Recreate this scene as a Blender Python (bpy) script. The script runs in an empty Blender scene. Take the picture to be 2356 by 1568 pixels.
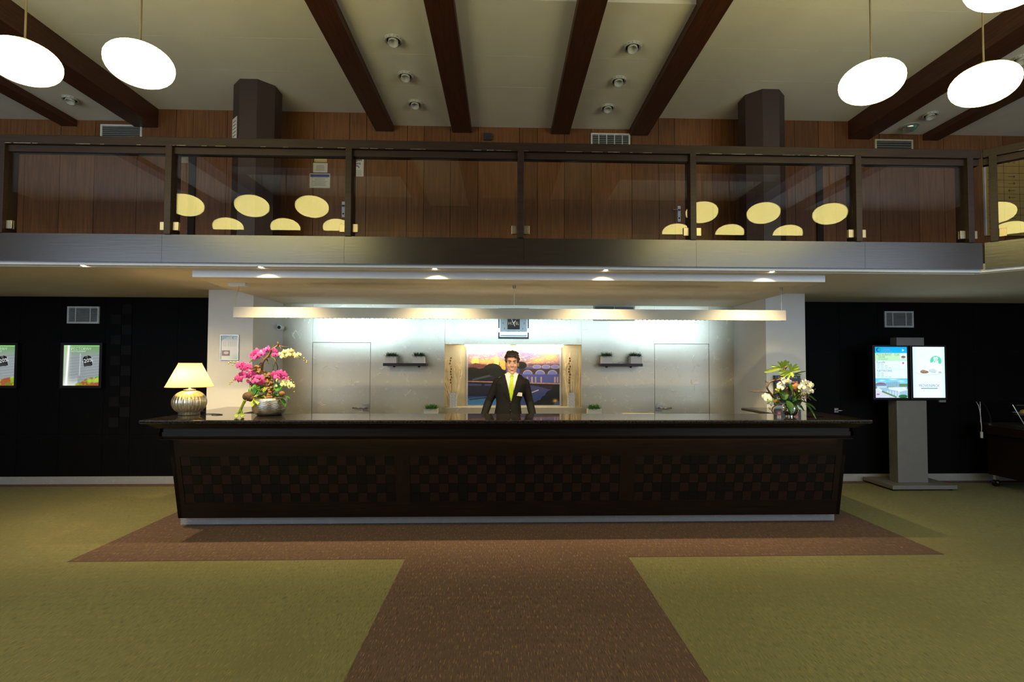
import bpy, bmesh, math, random
import numpy as np
from mathutils import Vector, Matrix
from mathutils.bvhtree import BVHTree
from mathutils import noise as mnoise
random.seed(7); rng = np.random.default_rng(7)
SC = bpy.context.scene
COL = SC.collection
TMP = bpy.data.scenes.new('scratch')
def bake(o):
    TMP.collection.objects.link(o); vl = TMP.view_layers[0]; vl.update(); dg = vl.depsgraph; dg.update()
    return bpy.data.meshes.new_from_object(o.evaluated_get(dg))
PI = math.pi
# ------------------------------------------------------------------ camera
F, PPX, PPY = 1200.0, 1195.0, 800.0
CAM = Vector((0, 0, 1.65))
ROT = Matrix.Rotation(-math.atan(37/F), 3, 'Z') @ Matrix.Rotation(PI/2+math.atan(38/F), 3, 'X') @ Matrix.Rotation(.003, 3, 'Z')
cd = bpy.data.cameras.new('camera'); cam = bpy.data.objects.new('camera', cd); COL.objects.link(cam)
cam.matrix_world = Matrix.Translation(CAM) @ ROT.to_4x4()
cd.sensor_fit = 'HORIZONTAL'; cd.sensor_width = 36; cd.lens = F/2356*36
cd.shift_x = (1178-PPX)/2356; cd.shift_y = (PPY-784)/2356; cd.clip_start = .05
SC.camera = cam
def hit(px, py, ax, v):
    d = ROT @ Vector(((px-PPX)/F, -(py-PPY)/F, -1)); t = (v-CAM[ax])/d[ax]
    return CAM + d*t
def X(px, py, Y): return hit(px, py, 1, Y).x
def Z(px, py, Y): return hit(px, py, 1, Y).z
# ------------------------------------------------------------------ world, exposure, daylight
w = bpy.data.worlds.new('world'); SC.world = w; w.use_nodes = True
w.node_tree.nodes['Background'].inputs[0].default_value = (.45, .62, 1, 1)
w.node_tree.nodes['Background'].inputs[1].default_value = .35
vs = SC.view_settings; vs.view_transform = 'Standard'; vs.look = 'None'; vs.gamma = 1; vs.exposure = 0.0; vs.use_curve_mapping = False
SC.cycles.max_bounces = 6; SC.cycles.diffuse_bounces = 3; SC.cycles.glossy_bounces = 3; SC.cycles.transparent_max_bounces = 12
SC.cycles.sample_clamp_indirect = 4
def light(name, kind, loc, target, power, color, parent=None, **kw):
    l = bpy.data.lights.new(name, kind); l.energy = power; l.color = color
    for k, v in kw.items(): setattr(l, k, v)
    o = bpy.data.objects.new(name, l); COL.objects.link(o)
    loc = Vector(loc); d = Vector(target)-loc
    o.rotation_euler = d.to_track_quat('-Z', 'Y').to_euler()
    o.location = loc - (origin(parent) if parent else Vector())
    if parent: o.parent = parent
    return o
def origin(o):
    v = Vector()
    while o: v += o.location; o = o.parent
    return v
COOL = (.70, .84, 1.0); WARM = (1.0, .72, .36); NEUT = (1.0, .71, .34)
# daylight through the two lobby windows behind the camera
for sx in (-1, 1):
    light('window_daylight', 'AREA', (sx*6.25, -1.16, 2.65), (sx*6.25, 4, 2.65), 175, COOL, shape='RECTANGLE', size=5.6, size_y=3.3)
# ------------------------------------------------------------------ materials
def nt(name):
    m = bpy.data.materials.new(name); m.use_nodes = True
    n = m.node_tree.nodes; b = n['Principled BSDF']
    return m, n, m.node_tree.links, b
def c4(c, k=1): return (c[0]*k, c[1]*k, c[2]*k, 1)
def coords(n, l, scale=(1, 1, 1), kind='Object'):
    t = n.new('ShaderNodeTexCoord'); mp = n.new('ShaderNodeMapping'); mp.inputs['Scale'].default_value = scale
    l.new(t.outputs[kind], mp.inputs['Vector']); return mp.outputs['Vector']
def M(name, col, rough=.5, metal=0, var=.12, vscale=(1, 1, 1), nscale=9, bump=0, spec=.5, emit=None, estr=0, detail=4, coat=0, sheen=0):
    m, n, l, b = nt(name)
    b.inputs['Roughness'].default_value = rough; b.inputs['Metallic'].default_value = metal
    b.inputs['Specular IOR Level'].default_value = spec; b.inputs['Coat Weight'].default_value = coat
    b.inputs['Sheen Weight'].default_value = sheen
    tx = n.new('ShaderNodeTexNoise'); tx.inputs['Scale'].default_value = nscale; tx.inputs['Detail'].default_value = detail
    l.new(coords(n, l, vscale), tx.inputs['Vector'])
    r = n.new('ShaderNodeValToRGB'); r.color_ramp.elements[0].position = .3; r.color_ramp.elements[1].position = .7
    r.color_ramp.elements[0].color = c4(col, 1-var); r.color_ramp.elements[1].color = c4(col, 1+var)
    l.new(tx.outputs['Fac'], r.inputs['Fac']); l.new(r.outputs['Color'], b.inputs['Base Color'])
    if bump:
        bp = n.new('ShaderNodeBump'); bp.inputs['Strength'].default_value = bump; bp.inputs['Distance'].default_value = .01
        l.new(tx.outputs['Fac'], bp.inputs['Height']); l.new(bp.outputs['Normal'], b.inputs['Normal'])
    if emit:
        b.inputs['Emission Color'].default_value = c4(emit); b.inputs['Emission Strength'].default_value = estr
    return m
def wood(name, col, rough, axis, var=.35, bump=.05, spec=.4, ns=3):
    s = [22, 22, 22]; s[axis] = 1.2
    return M(name, col, rough, 0, var, tuple(s), ns, bump, spec)
def silver_mat(name, col=(.56, .52, .41), rough=.38, metal=.55, k=1.0):
    m, n, l, b = nt(name); v = coords(n, l)
    nz = n.new('ShaderNodeTexNoise'); nz.inputs['Scale'].default_value = 3.0; nz.inputs['Detail'].default_value = 3; l.new(v, nz.inputs['Vector'])
    mx = n.new('ShaderNodeVectorMath'); mx.operation = 'MULTIPLY_ADD'; l.new(nz.outputs['Color'], mx.inputs[0]); mx.inputs[1].default_value = (.35, .35, .35); l.new(v, mx.inputs[2])
    hs = []
    for sc, th in ((5.5*k, .012), (11*k, .016)):
        vo = n.new('ShaderNodeTexVoronoi'); vo.feature = 'DISTANCE_TO_EDGE'; vo.inputs['Scale'].default_value = sc; l.new(mx.outputs[0], vo.inputs['Vector'])
        mr = n.new('ShaderNodeMapRange'); mr.inputs[1].default_value = 0; mr.inputs[2].default_value = th*1.6; mr.inputs[3].default_value = 1; mr.inputs[4].default_value = 0; l.new(vo.outputs['Distance'], mr.inputs[0])
        msk = n.new('ShaderNodeTexNoise'); msk.inputs['Scale'].default_value = 9*k; l.new(v, msk.inputs['Vector'])
        m2 = n.new('ShaderNodeMapRange'); m2.inputs[1].default_value = .52; m2.inputs[2].default_value = .62; l.new(msk.outputs['Fac'], m2.inputs[0])
        mu = n.new('ShaderNodeMath'); mu.operation = 'MULTIPLY'; l.new(mr.outputs[0], mu.inputs[0]); l.new(m2.outputs[0], mu.inputs[1]); hs.append(mu)
    ad = n.new('ShaderNodeMath'); ad.operation = 'MAXIMUM'; l.new(hs[0].outputs[0], ad.inputs[0]); l.new(hs[1].outputs[0], ad.inputs[1])
    mc = n.new('ShaderNodeMix'); mc.data_type = 'RGBA'; mc.inputs['A'].default_value = c4(col); mc.inputs['B'].default_value = c4(col, 1.35); l.new(ad.outputs[0], mc.inputs['Factor']); l.new(mc.outputs['Result'], b.inputs['Base Color'])
    fn = n.new('ShaderNodeTexNoise'); fn.inputs['Scale'].default_value = 40; fn.inputs['Detail'].default_value = 3; l.new(v, fn.inputs['Vector'])
    a2 = n.new('ShaderNodeMath'); a2.operation = 'MULTIPLY_ADD'; l.new(fn.outputs['Fac'], a2.inputs[0]); a2.inputs[1].default_value = .35; l.new(ad.outputs[0], a2.inputs[2])
    bp = n.new('ShaderNodeBump'); bp.inputs['Strength'].default_value = .24; bp.inputs['Distance'].default_value = .004; l.new(a2.outputs[0], bp.inputs['Height']); l.new(bp.outputs['Normal'], b.inputs['Normal'])
    b.inputs['Roughness'].default_value = rough; b.inputs['Metallic'].default_value = metal
    return m
def carpet_mat(name, base, dark, fleck, amount):
    m, n, l, b = nt(name); v = coords(n, l)
    def noise(sc, scale, det=2):
        mp = n.new('ShaderNodeMapping'); mp.inputs['Scale'].default_value = sc; l.new(v, mp.inputs['Vector'])
        t = n.new('ShaderNodeTexNoise'); t.inputs['Scale'].default_value = scale; t.inputs['Detail'].default_value = det; l.new(mp.outputs[0], t.inputs['Vector']); return t.outputs['Fac']
    def ramp(s, a, c):
        r = n.new('ShaderNodeMapRange'); r.inputs[1].default_value = a; r.inputs[2].default_value = c; l.new(s, r.inputs[0]); return r.outputs[0]
    def mix(f, A, Bc):
        x = n.new('ShaderNodeMix'); x.data_type = 'RGBA'; l.new(f, x.inputs['Factor'])
        if isinstance(A, tuple): x.inputs['A'].default_value = c4(A)
        else: l.new(A, x.inputs['A'])
        x.inputs['B'].default_value = c4(Bc); return x.outputs['Result']
    st = noise((170, 14, 1), 1.0); st2 = noise((200, 16, 1), 1.0); big = noise((1.2, 1.2, 1), 1.0, 3); fine = noise((300, 300, 1), 1, 1)
    c = mix(ramp(st2, .50, .68), base, dark)
    c = mix(ramp(big, .42, .75), c, tuple(.82*x for x in base))
    c = mix(ramp(st, amount, amount+.07), c, fleck)
    l.new(c, b.inputs['Base Color']); b.inputs['Roughness'].default_value = .95; b.inputs['Specular IOR Level'].default_value = .15
    bp = n.new('ShaderNodeBump'); bp.inputs['Strength'].default_value = .5; bp.inputs['Distance'].default_value = .004; l.new(fine, bp.inputs['Height']); l.new(bp.outputs['Normal'], b.inputs['Normal'])
    return m
def attr_mat(name, rough=.4, emit=0.0, coat=0):
    m, n, l, b = nt(name); a = n.new('ShaderNodeAttribute'); a.attribute_name = 'Col'
    if emit:
        b.inputs['Base Color'].default_value = (.01, .01, .01, 1); l.new(a.outputs['Color'], b.inputs['Emission Color']); b.inputs['Emission Strength'].default_value = emit
    else: l.new(a.outputs['Color'], b.inputs['Base Color'])
    b.inputs['Roughness'].default_value = rough; b.inputs['Coat Weight'].default_value = coat
    return m
def glass_mat(name, tint=(1, 1, 1), r0=.032):
    m = bpy.data.materials.new(name); m.use_nodes = True; n = m.node_tree.nodes; l = m.node_tree.links; n.clear()
    o = n.new('ShaderNodeOutputMaterial'); t = n.new('ShaderNodeBsdfTransparent'); t.inputs[0].default_value = c4(tint)
    g = n.new('ShaderNodeBsdfGlossy'); g.inputs['Roughness'].default_value = .005; mx = n.new('ShaderNodeMixShader')
    ge = n.new('ShaderNodeNewGeometry'); d = n.new('ShaderNodeVectorMath'); d.operation = 'DOT_PRODUCT'; l.new(ge.outputs['Incoming'], d.inputs[0]); l.new(ge.outputs['Normal'], d.inputs[1])
    def ma(op, a, bb):
        q = n.new('ShaderNodeMath'); q.operation = op
        for i, s in enumerate((a, bb)):
            if s is None: continue
            if isinstance(s, (int, float)): q.inputs[i].default_value = s
            else: l.new(s, q.inputs[i])
        return q.outputs[0]
    ab = ma('ABSOLUTE', d.outputs['Value'], None); om = ma('SUBTRACT', 1.0, ab); p5 = ma('POWER', om, 5.0)
    f = ma('ADD', ma('MULTIPLY', p5, 1-r0), r0)
    l.new(f, mx.inputs[0]); l.new(t.outputs[0], mx.inputs[1]); l.new(g.outputs[0], mx.inputs[2]); l.new(mx.outputs[0], o.inputs[0])
    return m
def emis(name, col, s):
    m, n, l, b = nt(name); b.inputs['Base Color'].default_value = (.6, .6, .6, 1); b.inputs['Emission Color'].default_value = c4(col); b.inputs['Emission Strength'].default_value = s
    return m
def opal_mat(name, col, s):
    m, n, l, b = nt(name)
    t = n.new('ShaderNodeTexCoord'); sp = n.new('ShaderNodeSeparateXYZ'); l.new(t.outputs['Object'], sp.inputs[0])
    def ma(op, *a):
        q = n.new('ShaderNodeMath'); q.operation = op
        for i, v in enumerate(a):
            if isinstance(v, (int, float)): q.inputs[i].default_value = v
            else: l.new(v, q.inputs[i])
        return q.outputs[0]
    an = ma('ARCTAN2', sp.outputs[1], sp.outputs[0]); si = ma('SINE', ma('MULTIPLY', an, 40.0)); 
    up = n.new('ShaderNodeMapRange'); up.inputs[1].default_value = -.02; up.inputs[2].default_value = .03; l.new(sp.outputs[2], up.inputs[0])
    k = ma('ADD', ma('MULTIPLY', ma('MULTIPLY', si, up.outputs[0]), .13), .92)
    b.inputs['Base Color'].default_value = (.8, .78, .7, 1); b.inputs['Emission Color'].default_value = c4(col); l.new(ma('MULTIPLY', k, s), b.inputs['Emission Strength'])
    b.inputs['Roughness'].default_value = .2
    return m
def shade_mat(name, col):
    m = bpy.data.materials.new(name); m.use_nodes = True; n = m.node_tree.nodes; l = m.node_tree.links; n.clear()
    o = n.new('ShaderNodeOutputMaterial'); t = n.new('ShaderNodeBsdfTranslucent'); d = n.new('ShaderNodeBsdfDiffuse'); mx = n.new('ShaderNodeMixShader')
    tx = n.new('ShaderNodeTexNoise'); tx.inputs['Scale'].default_value = 30; r = n.new('ShaderNodeValToRGB'); r.color_ramp.elements[0].color = c4(col, .92); r.color_ramp.elements[1].color = c4(col, 1.05); l.new(tx.outputs['Fac'], r.inputs[0])
    l.new(r.outputs[0], t.inputs[0]); l.new(r.outputs[0], d.inputs[0]); mx.inputs[0].default_value = .4; l.new(t.outputs[0], mx.inputs[1]); l.new(d.outputs[0], mx.inputs[2]); l.new(mx.outputs[0], o.inputs[0])
    return m
MT = dict(
 green=carpet_mat('carpet_green', (.215, .206, .104), (.125, .127, .07), (.29, .25, .10), .60),
 brown=carpet_mat('carpet_brown', (.135, .088, .074), (.07, .047, .041), (.28, .175, .085), .60),
 ceil=M('ceiling_paint', (.78, .75, .68), .8, var=.03, nscale=3, bump=.02),
 soffit=M('soffit_paint', (.66, .59, .45), .75, var=.03, nscale=3),
 white=M('white_paint', (.70, .70, .68), .55, var=.03), white_gloss=M('white_lacquer', (.75, .76, .78), .35, var=.02),
 pillar=M('pillar_paint', (.72, .72, .70), .6, var=.03, nscale=3),
 beam=wood('beam_wood', (.060, .020, .011), .45, 1), plank=wood('wall_wood', (.175, .072, .024), .42, 2, .26, ns=2), plank2=wood('wall_wood_dark', (.135, .054, .018), .42, 2, .26, ns=2),
 seam=M('seam_dark', (.012, .006, .004), .8), rail=wood('rail_wood', (.026, .014, .0105), .5, 0, .3, spec=.3), fascia=wood('fascia_wood', (.024, .018, .014), .27, 0, .25, spec=1.0),
 dark=wood('dark_panel', (.0030, .0026, .0028), .6, 2, .3, spec=.08), darkb=M('dark_mosaic', (.0065, .0055, .0055), .6, spec=.12), dgap=M('dark_gap', (.002, .002, .002), .8),
 column=M('column_paint', (.040, .022, .022), .5, var=.06), silver=silver_mat('silver_foil'), silver_low=silver_mat('silver_plinth', (.42, .42, .40), .4, .45, 2.0),
 worn=M('worn_wood_edge', (.30, .25, .20), .8, var=.4, nscale=40), glass=glass_mat('clear_glass'), brass=M('brass', (.42, .35, .23), .42, 1), steel=M('brushed_steel', (.62, .60, .56), .25, 1),
 pend=opal_mat('opal_glass', (1.0, .84, .27), 15.0), rod=M('pendant_rod', (.30, .25, .17), .4, .8), cap=M('pendant_cap', (.55, .47, .28), .35, .8),
 counter=wood('counter_wood', (.012, .0065, .0042), .40, 0, .3, spec=.25), counter_v=wood('counter_wood_upright', (.012, .0065, .0042), .40, 2, .3, spec=.25), tile_a=M('tile_red_brown', (.019, .0085, .007), .42, var=.25, nscale=20, spec=.25), tile_b=M('tile_black_brown', (.005, .004, .0035), .42, var=.2, nscale=20, spec=.25),
 granite=M('granite_top', (.018, .016, .016), .06, var=.9, nscale=60, spec=.6), led_warm=emis('warm_led', (1, .62, .22), 9.0),
 spot_on=emis('downlight_on', (1, .86, .6), 60), cast=M('fixture_white', (.46, .46, .42), .5, var=.04), cast_dark=M('fixture_dark', (.04, .04, .036), .5),
 vent=M('vent_white', (.62, .63, .62), .5), vent_b=M('vent_beige', (.50, .44, .30), .5), vent_in=M('vent_inside', (.03, .035, .035), .7),
 black=M('black_plastic', (.006, .006, .007), .3), kiosk=M('kiosk_grey', (.22, .21, .20), .5, .3, var=.04), paper=M('paper_white', (.66, .65, .60), .7, var=.03), paper_y=M('paper_cream', (.62, .52, .26), .7), gold=M('gold_board', (.50, .34, .10), .4, .3, var=.06),
 ink=M('ink_dark', (.02, .02, .025), .7), ink_grey=M('ink_grey', (.25, .26, .27), .7), ink_blue=M('ink_blue', (.03, .06, .35), .6),
 print=attr_mat('colour_print', .35), screen=attr_mat('screen_print', .2, 1.1), lightbox=attr_mat('lightbox_print', .3, 1.25),
 leaf=M('leaf_green', (.045, .20, .018), .35, var=.3, nscale=20), leaf_d=M('leaf_dark', (.030, .10, .014), .35, var=.3, nscale=20), leaf_l=M('leaf_lime', (.30, .42, .05), .45, var=.2, nscale=20), grass=M('grass_dark', (.022, .075, .012), .6, var=.3), grass_l=M('grass_bright', (.06, .23, .015), .6, var=.3), moss=M('moss', (.16, .19, .04), .9, var=.5, nscale=60, bump=.5),
 bark=M('bark', (.24, .15, .07), .9, var=.75, nscale=55, bump=.8), branch=M('branch', (.15, .085, .042), .75, var=.4, nscale=40, bump=.4), twig=M('pale_twig', (.85, .70, .44), .7, var=.2), twig_d=M('dried_pod', (.17, .075, .03), .8, var=.3), nut=M('coconut_shell', (.11, .06, .028), .75, var=.5, nscale=40, vscale=(3, 3, 1), bump=.4), nut_o=M('orange_husk', (.30, .135, .045), .8, var=.5, nscale=45, bump=.5),
 pink=M('orchid_pink', (.75, .07, .36), .5, var=.3, nscale=60), pink_l=M('orchid_lip', (.45, .02, .16), .5), cream=M('orchid_cream', (.82, .74, .38), .5, var=.1), wpet=M('orchid_white', (.80, .76, .66), .5, var=.05), bud=M('bud_yellow', (.50, .45, .09), .5),
 bowl=M('hammered_silver', (.62, .58, .50), .32, .95, var=.12, nscale=40, bump=.5, vscale=(1, 1, 3)), mirror=M('mirror_glass', (.80, .78, .72), .05, 1, var=.02), lamp_metal=M('lamp_silver', (.72, .66, .52), .28, .9, var=.1, nscale=20), shade=shade_mat('lamp_shade', (.92, .74, .40)),
 skin=M('skin', (.64, .37, .28), .5, var=.06, nscale=20), hair=M('hair_brown', (.060, .034, .019), .5, var=.4, vscale=(6, 6, 1), nscale=25, bump=.6), suit=M('suit_charcoal', (.0062, .0064, .0074), .75, var=.15, nscale=120, spec=.2), shirt=M('shirt_white', (.78, .77, .76), .7, var=.02), tie=M('tie_lime', (.42, .58, .03), .45, var=.08, nscale=60), eyew=M('eye_white', (.75, .72, .68), .2, var=.01), iris=M('iris', (.02, .02, .02), .2), lip=M('lips', (.52, .16, .13), .4), teeth=M('teeth', (.85, .83, .78), .25, var=.01), shoe=M('shoe_black', (.01, .01, .01), .25),
 planter=M('planter_white', (.70, .69, .67), .55, var=.03), soil=M('soil', (.02, .015, .01), .9), shelf=wood('shelf_wood', (.016, .008, .006), .4, 0), vase=M('vase_grey', (.62, .62, .63), .7, var=.25, nscale=60, bump=.3), gold_wall=M('niche_paint', (.58, .52, .38), .6, var=.04), alu=M('aluminium_frame', (.60, .60, .60), .35, .7),
 strip=emis('niche_lamp', (1, .80, .45), 95), tube=emis('linear_lamp_tube', (.80, .92, 1), 6), red=emis('led_red', (1, .02, .01), .9), caseled=emis('case_led', (1, .85, .5), 3.0),
 cart=wood('cart_wood', (.012, .005, .003), .45, 0, spec=.2), cake=M('cake_yellow', (.70, .48, .12), .7, var=.2, nscale=40), plate=M('plate_white', (.75, .74, .72), .3), cable=M('cable_white', (.6, .6, .58), .5), cable_c=M('cable_clear', (.55, .50, .32), .3), dome=M('dome_mirror', (.6, .62, .6), .12, .8), dgreen=M('green_stripe', (.05, .30, .12), .4),
 clockface=M('clock_glass', (.17, .21, .185), .3, 0, var=.03, coat=.5), outside=M('plaster_outer', (.3, .3, .3), .9), win=glass_mat('window_glass'),
)
# ------------------------------------------------------------------ mesh helpers
class MB:
    def __init__(s): s.v = []; s.f = []
    def add(s, vs, fs):
        k = len(s.v); s.v += [tuple(v) for v in vs]; s.f += [tuple(i+k for i in f) for f in fs]; return s
    def box(s, x0, x1, y0, y1, z0, z1):
        return s.add([(x0, y0, z0), (x1, y0, z0), (x1, y1, z0), (x0, y1, z0), (x0, y0, z1), (x1, y0, z1), (x1, y1, z1), (x0, y1, z1)],
                     [(0, 3, 2, 1), (4, 5, 6, 7), (0, 1, 5, 4), (1, 2, 6, 5), (2, 3, 7, 6), (3, 0, 4, 7)])
    def hexa(s, b, t):   # two quads of points
        return s.add(list(b)+list(t), [(0, 3, 2, 1), (4, 5, 6, 7), (0, 1, 5, 4), (1, 2, 6, 5), (2, 3, 7, 6), (3, 0, 4, 7)])
    def prism(s, poly, z0, z1):
        n = len(poly); return s.add([(p[0], p[1], z0) for p in poly]+[(p[0], p[1], z1) for p in poly],
            [tuple(range(n))[::-1], tuple(range(n, 2*n))]+[(i, (i+1) % n, n+(i+1) % n, n+i) for i in range(n)])
    def slab_xz(s, poly, y0, y1):   # polygon in x,z extruded along y
        n = len(poly); return s.add([(p[0], y0, p[1]) for p in poly]+[(p[0], y1, p[1]) for p in poly],
            [tuple(range(n)), tuple(range(n, 2*n))[::-1]]+[(i, n+i, n+(i+1) % n, (i+1) % n) for i in range(n)])
    def loft(s, rings, cap=True):
        k = len(rings[0]); vs = [p for r in rings for p in r]; fs = []
        for i in range(len(rings)-1):
            for j in range(k): fs.append((i*k+j, i*k+(j+1) % k, (i+1)*k+(j+1) % k, (i+1)*k+j))
        if cap: fs += [tuple(range(k))[::-1], tuple(range((len(rings)-1)*k, len(rings)*k))]
        return s.add(vs, fs)
    def lathe(s, prof, c=(0, 0, 0), n=24, flute=None, cap=True):
        rings = []
        for r, z in prof:
            ring = []
            for j in range(n):
                a = 2*PI*j/n; rr = r*(1+(flute(a, z) if flute else 0)); ring.append((c[0]+rr*math.cos(a), c[1]+rr*math.sin(a), c[2]+z))
            rings.append(ring)
        return s.loft(rings, cap)
    def tube(s, pts, rad, n=8, cap=True):
        pts = [Vector(p) for p in pts]; rad = rad if isinstance(rad, (list, tuple)) else [rad]*len(pts)
        rings = []; t0 = (pts[1]-pts[0]).normalized(); u = t0.orthogonal().normalized()
        for i, p in enumerate(pts):
            t = (pts[min(i+1, len(pts)-1)]-pts[max(i-1, 0)]).normalized(); u = (u-t*u.dot(t)).normalized(); v = t.cross(u)
            rings.append([p+(u*math.cos(2*PI*j/n)+v*math.sin(2*PI*j/n))*rad[i] for j in range(n)])
        return s.loft(rings, cap)
    def ball(s, c, r, n=12, m=8, rot=None):
        r = r if isinstance(r, (tuple, list)) else (r, r, r); vs = []; fs = []
        for i in range(m+1):
            th = PI*i/m
            for j in range(n):
                a = 2*PI*j/n; p = Vector((r[0]*math.sin(th)*math.cos(a), r[1]*math.sin(th)*math.sin(a), r[2]*math.cos(th)))
                if rot: p = rot @ p
                vs.append(p+Vector(c))
        for i in range(m):
            for j in range(n): fs.append((i*n+j, (i+1)*n+j, (i+1)*n+(j+1) % n, i*n+(j+1) % n))
        return s.add(vs, fs)
    def mesh(s, name, mat, off=Vector((0, 0, 0)), smooth=False, recalc=True, weld=True):
        me = bpy.data.meshes.new(name); me.from_pydata([tuple(Vector(v)-off) for v in s.v], [], s.f)
        if recalc:
            bm = bmesh.new(); bm.from_mesh(me)
            if weld: bmesh.ops.remove_doubles(bm, verts=bm.verts, dist=1e-6)
            bmesh.ops.recalc_face_normals(bm, faces=bm.faces); bm.to_mesh(me); bm.free()
        if smooth: me.polygons.foreach_set('use_smooth', [True]*len(me.polygons))
        me.materials.append(MT[mat] if isinstance(mat, str) else mat); me.update(); return me
    def build(s, name, mat, parent=None, smooth=False, bevel=0, recalc=True, sub=0):
        o = bpy.data.objects.new(name, s.mesh(name, mat, origin(parent) if parent else Vector(), smooth, recalc)); COL.objects.link(o)
        if parent: o.parent = parent
        if bevel:
            b = o.modifiers.new('bevel', 'BEVEL'); b.width = bevel; b.segments = 2; b.limit_method = 'ANGLE'
        if sub:
            b = o.modifiers.new('sub', 'SUBSURF'); b.levels = sub; b.render_levels = sub
        return o
def bx(*a): return MB().box(*a)
def tag(o, label, cat=None, group=None, kind=None):
    o['label'] = label
    if cat: o['category'] = cat
    if group: o['group'] = group
    if kind: o['kind'] = kind
    return o
def thing(name, label, cat, loc, group=None):
    o = bpy.data.objects.new(name, None); COL.objects.link(o); o.location = loc; o.empty_display_size = .1
    return tag(o, label, cat, group)
def struct(o, label, cat='wall'): return tag(o, label, cat, None, 'structure')
def inst(name, me, parent, loc, rot=None, scale=None):
    o = bpy.data.objects.new(name, me); COL.objects.link(o)
    o.location = Vector(loc)-(origin(parent) if parent else Vector())
    if parent: o.parent = parent
    if rot is not None: o.rotation_euler = rot
    if scale is not None: o.scale = scale if isinstance(scale, (tuple, list)) else (scale,)*3
    return o
def copy_tree(o, parent=None):
    c = o.copy(); COL.objects.link(c); c.parent = parent
    for ch in list(o.children): copy_tree(ch, c)
    return c
def text(s, size, mat, parent, loc, align='CENTER', name='lettering', yaw=0, ext=.0006, roll=0, bold=0, sx=1):
    cu = bpy.data.curves.new('t', 'FONT'); cu.body = s; cu.size = size; cu.align_x = align; cu.align_y = 'CENTER'; cu.extrude = ext; cu.offset = bold; cu.resolution_u = 2
    o = bpy.data.objects.new('t', cu); me = bake(o); bpy.data.objects.remove(o); bpy.data.curves.remove(cu)
    me.transform(Matrix.Diagonal((sx, 1, 1, 1)))
    me.transform(Matrix.Rotation(yaw, 4, 'Z') @ Matrix.Rotation(PI/2, 4, 'X') @ Matrix.Rotation(roll, 4, 'Z')); me.name = name
    me.materials.clear(); me.materials.append(MT[mat] if isinstance(mat, str) else mat)
    return inst(name, me, parent, loc)
class Ras:   # a flat print, painted cell by cell
    def __init__(s, w, h, col):
        s.w, s.h = w, h; w *= 3; h *= 3; s.a = np.zeros((h, w, 3)); s.a[:] = col; s.v, s.u = np.mgrid[0:h, 0:w]; s.u = (s.u+.5)/w; s.v = (s.v+.5)/h
    def put(s, m, c, k=1.0):
        m = np.clip(np.asarray(m, float)*k, 0, 1)[..., None]; s.a = s.a*(1-m)+np.array(c, float)*m
    def rect(s, x0, y0, x1, y1, c, k=1): s.put((s.u >= x0) & (s.u < x1) & (s.v >= y0) & (s.v < y1), c, k)
    def ell(s, x, y, rx, ry, c, k=1): s.put(((s.u-x)/rx)**2+((s.v-y)/ry)**2 < 1, c, k)
    def glow(s, x, y, rx, ry, c, k=1): s.put(np.exp(-(((s.u-x)/rx)**2+((s.v-y)/ry)**2)), c, k)
    def grad(s, y0, y1, c0, c1):
        t = np.clip((s.v-y0)/(y1-y0), 0, 1); m = (s.v >= y0) & (s.v < y1); col = np.array(c0)*(1-t[..., None])+np.array(c1)*t[..., None]; s.a = np.where(m[..., None], col, s.a)
    def poly(s, pts, c, k=1):
        ins = np.zeros(s.u.shape, bool); n = len(pts)
        for i in range(n):
            x0, y0 = pts[i]; x1, y1 = pts[(i+1) % n]
            if y0 == y1: continue
            cr = ((y0 > s.v) != (y1 > s.v)) & (s.u < (x1-x0)*(s.v-y0)/(y1-y0)+x0); ins ^= cr
        s.put(ins, c, k)
    def line(s, x0, y0, x1, y1, wd, c, k=1):
        dx, dy = x1-x0, y1-y0; L = math.hypot(dx, dy); nx, ny = -dy/L*wd/2, dx/L*wd/2
        s.poly([(x0+nx, y0+ny), (x1+nx, y1+ny), (x1-nx, y1-ny), (x0-nx, y0-ny)], c, k)
    def noise(s, x0, y0, x1, y1, amt):
        m = (s.u >= x0) & (s.u < x1) & (s.v >= y0) & (s.v < y1); s.a += np.kron(rng.random((s.h, s.w))-.5, np.ones((3, 3)))[..., None]*amt*.7*m[..., None]
    def panel(s, name, x0, x1, z0, z1, Y, mat, parent):
        a = np.clip(s.a.reshape(s.h, 3, s.w, 3, 3).mean((1, 3)), 0, 1); lin = np.where(a <= .04045, a/12.92, ((a+.055)/1.055)**2.4)
        h, wd = s.h, s.w; off = origin(parent)
        xs = np.linspace(x0, x1, wd)-off.x; zs = np.linspace(z1, z0, h)-off.z
        V = np.zeros((h, wd, 3)); V[..., 0] = xs[None]; V[..., 1] = Y-off.y; V[..., 2] = zs[:, None]
        i = np.arange(h*wd).reshape(h, wd); fc = np.stack([i[1:, :-1], i[1:, 1:], i[:-1, 1:], i[:-1, :-1]], -1).reshape(-1, 4)
        me = bpy.data.meshes.new(name); me.vertices.add(h*wd); me.vertices.foreach_set('co', V.ravel())
        me.loops.add(fc.size); me.loops.foreach_set('vertex_index', fc.ravel().astype(np.int32)); me.polygons.add(len(fc)); me.polygons.foreach_set('loop_start', np.arange(0, fc.size, 4, dtype=np.int32))
        me.update(calc_edges=True); at = me.color_attributes.new('Col', 'FLOAT_COLOR', 'POINT')
        at.data.foreach_set('color', np.concatenate([lin.reshape(-1, 3), np.ones((h*wd, 1))], 1).ravel().astype(np.float32))
        me.materials.append(MT[mat]); o = bpy.data.objects.new(name, me); COL.objects.link(o); o.parent = parent; return o
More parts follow.
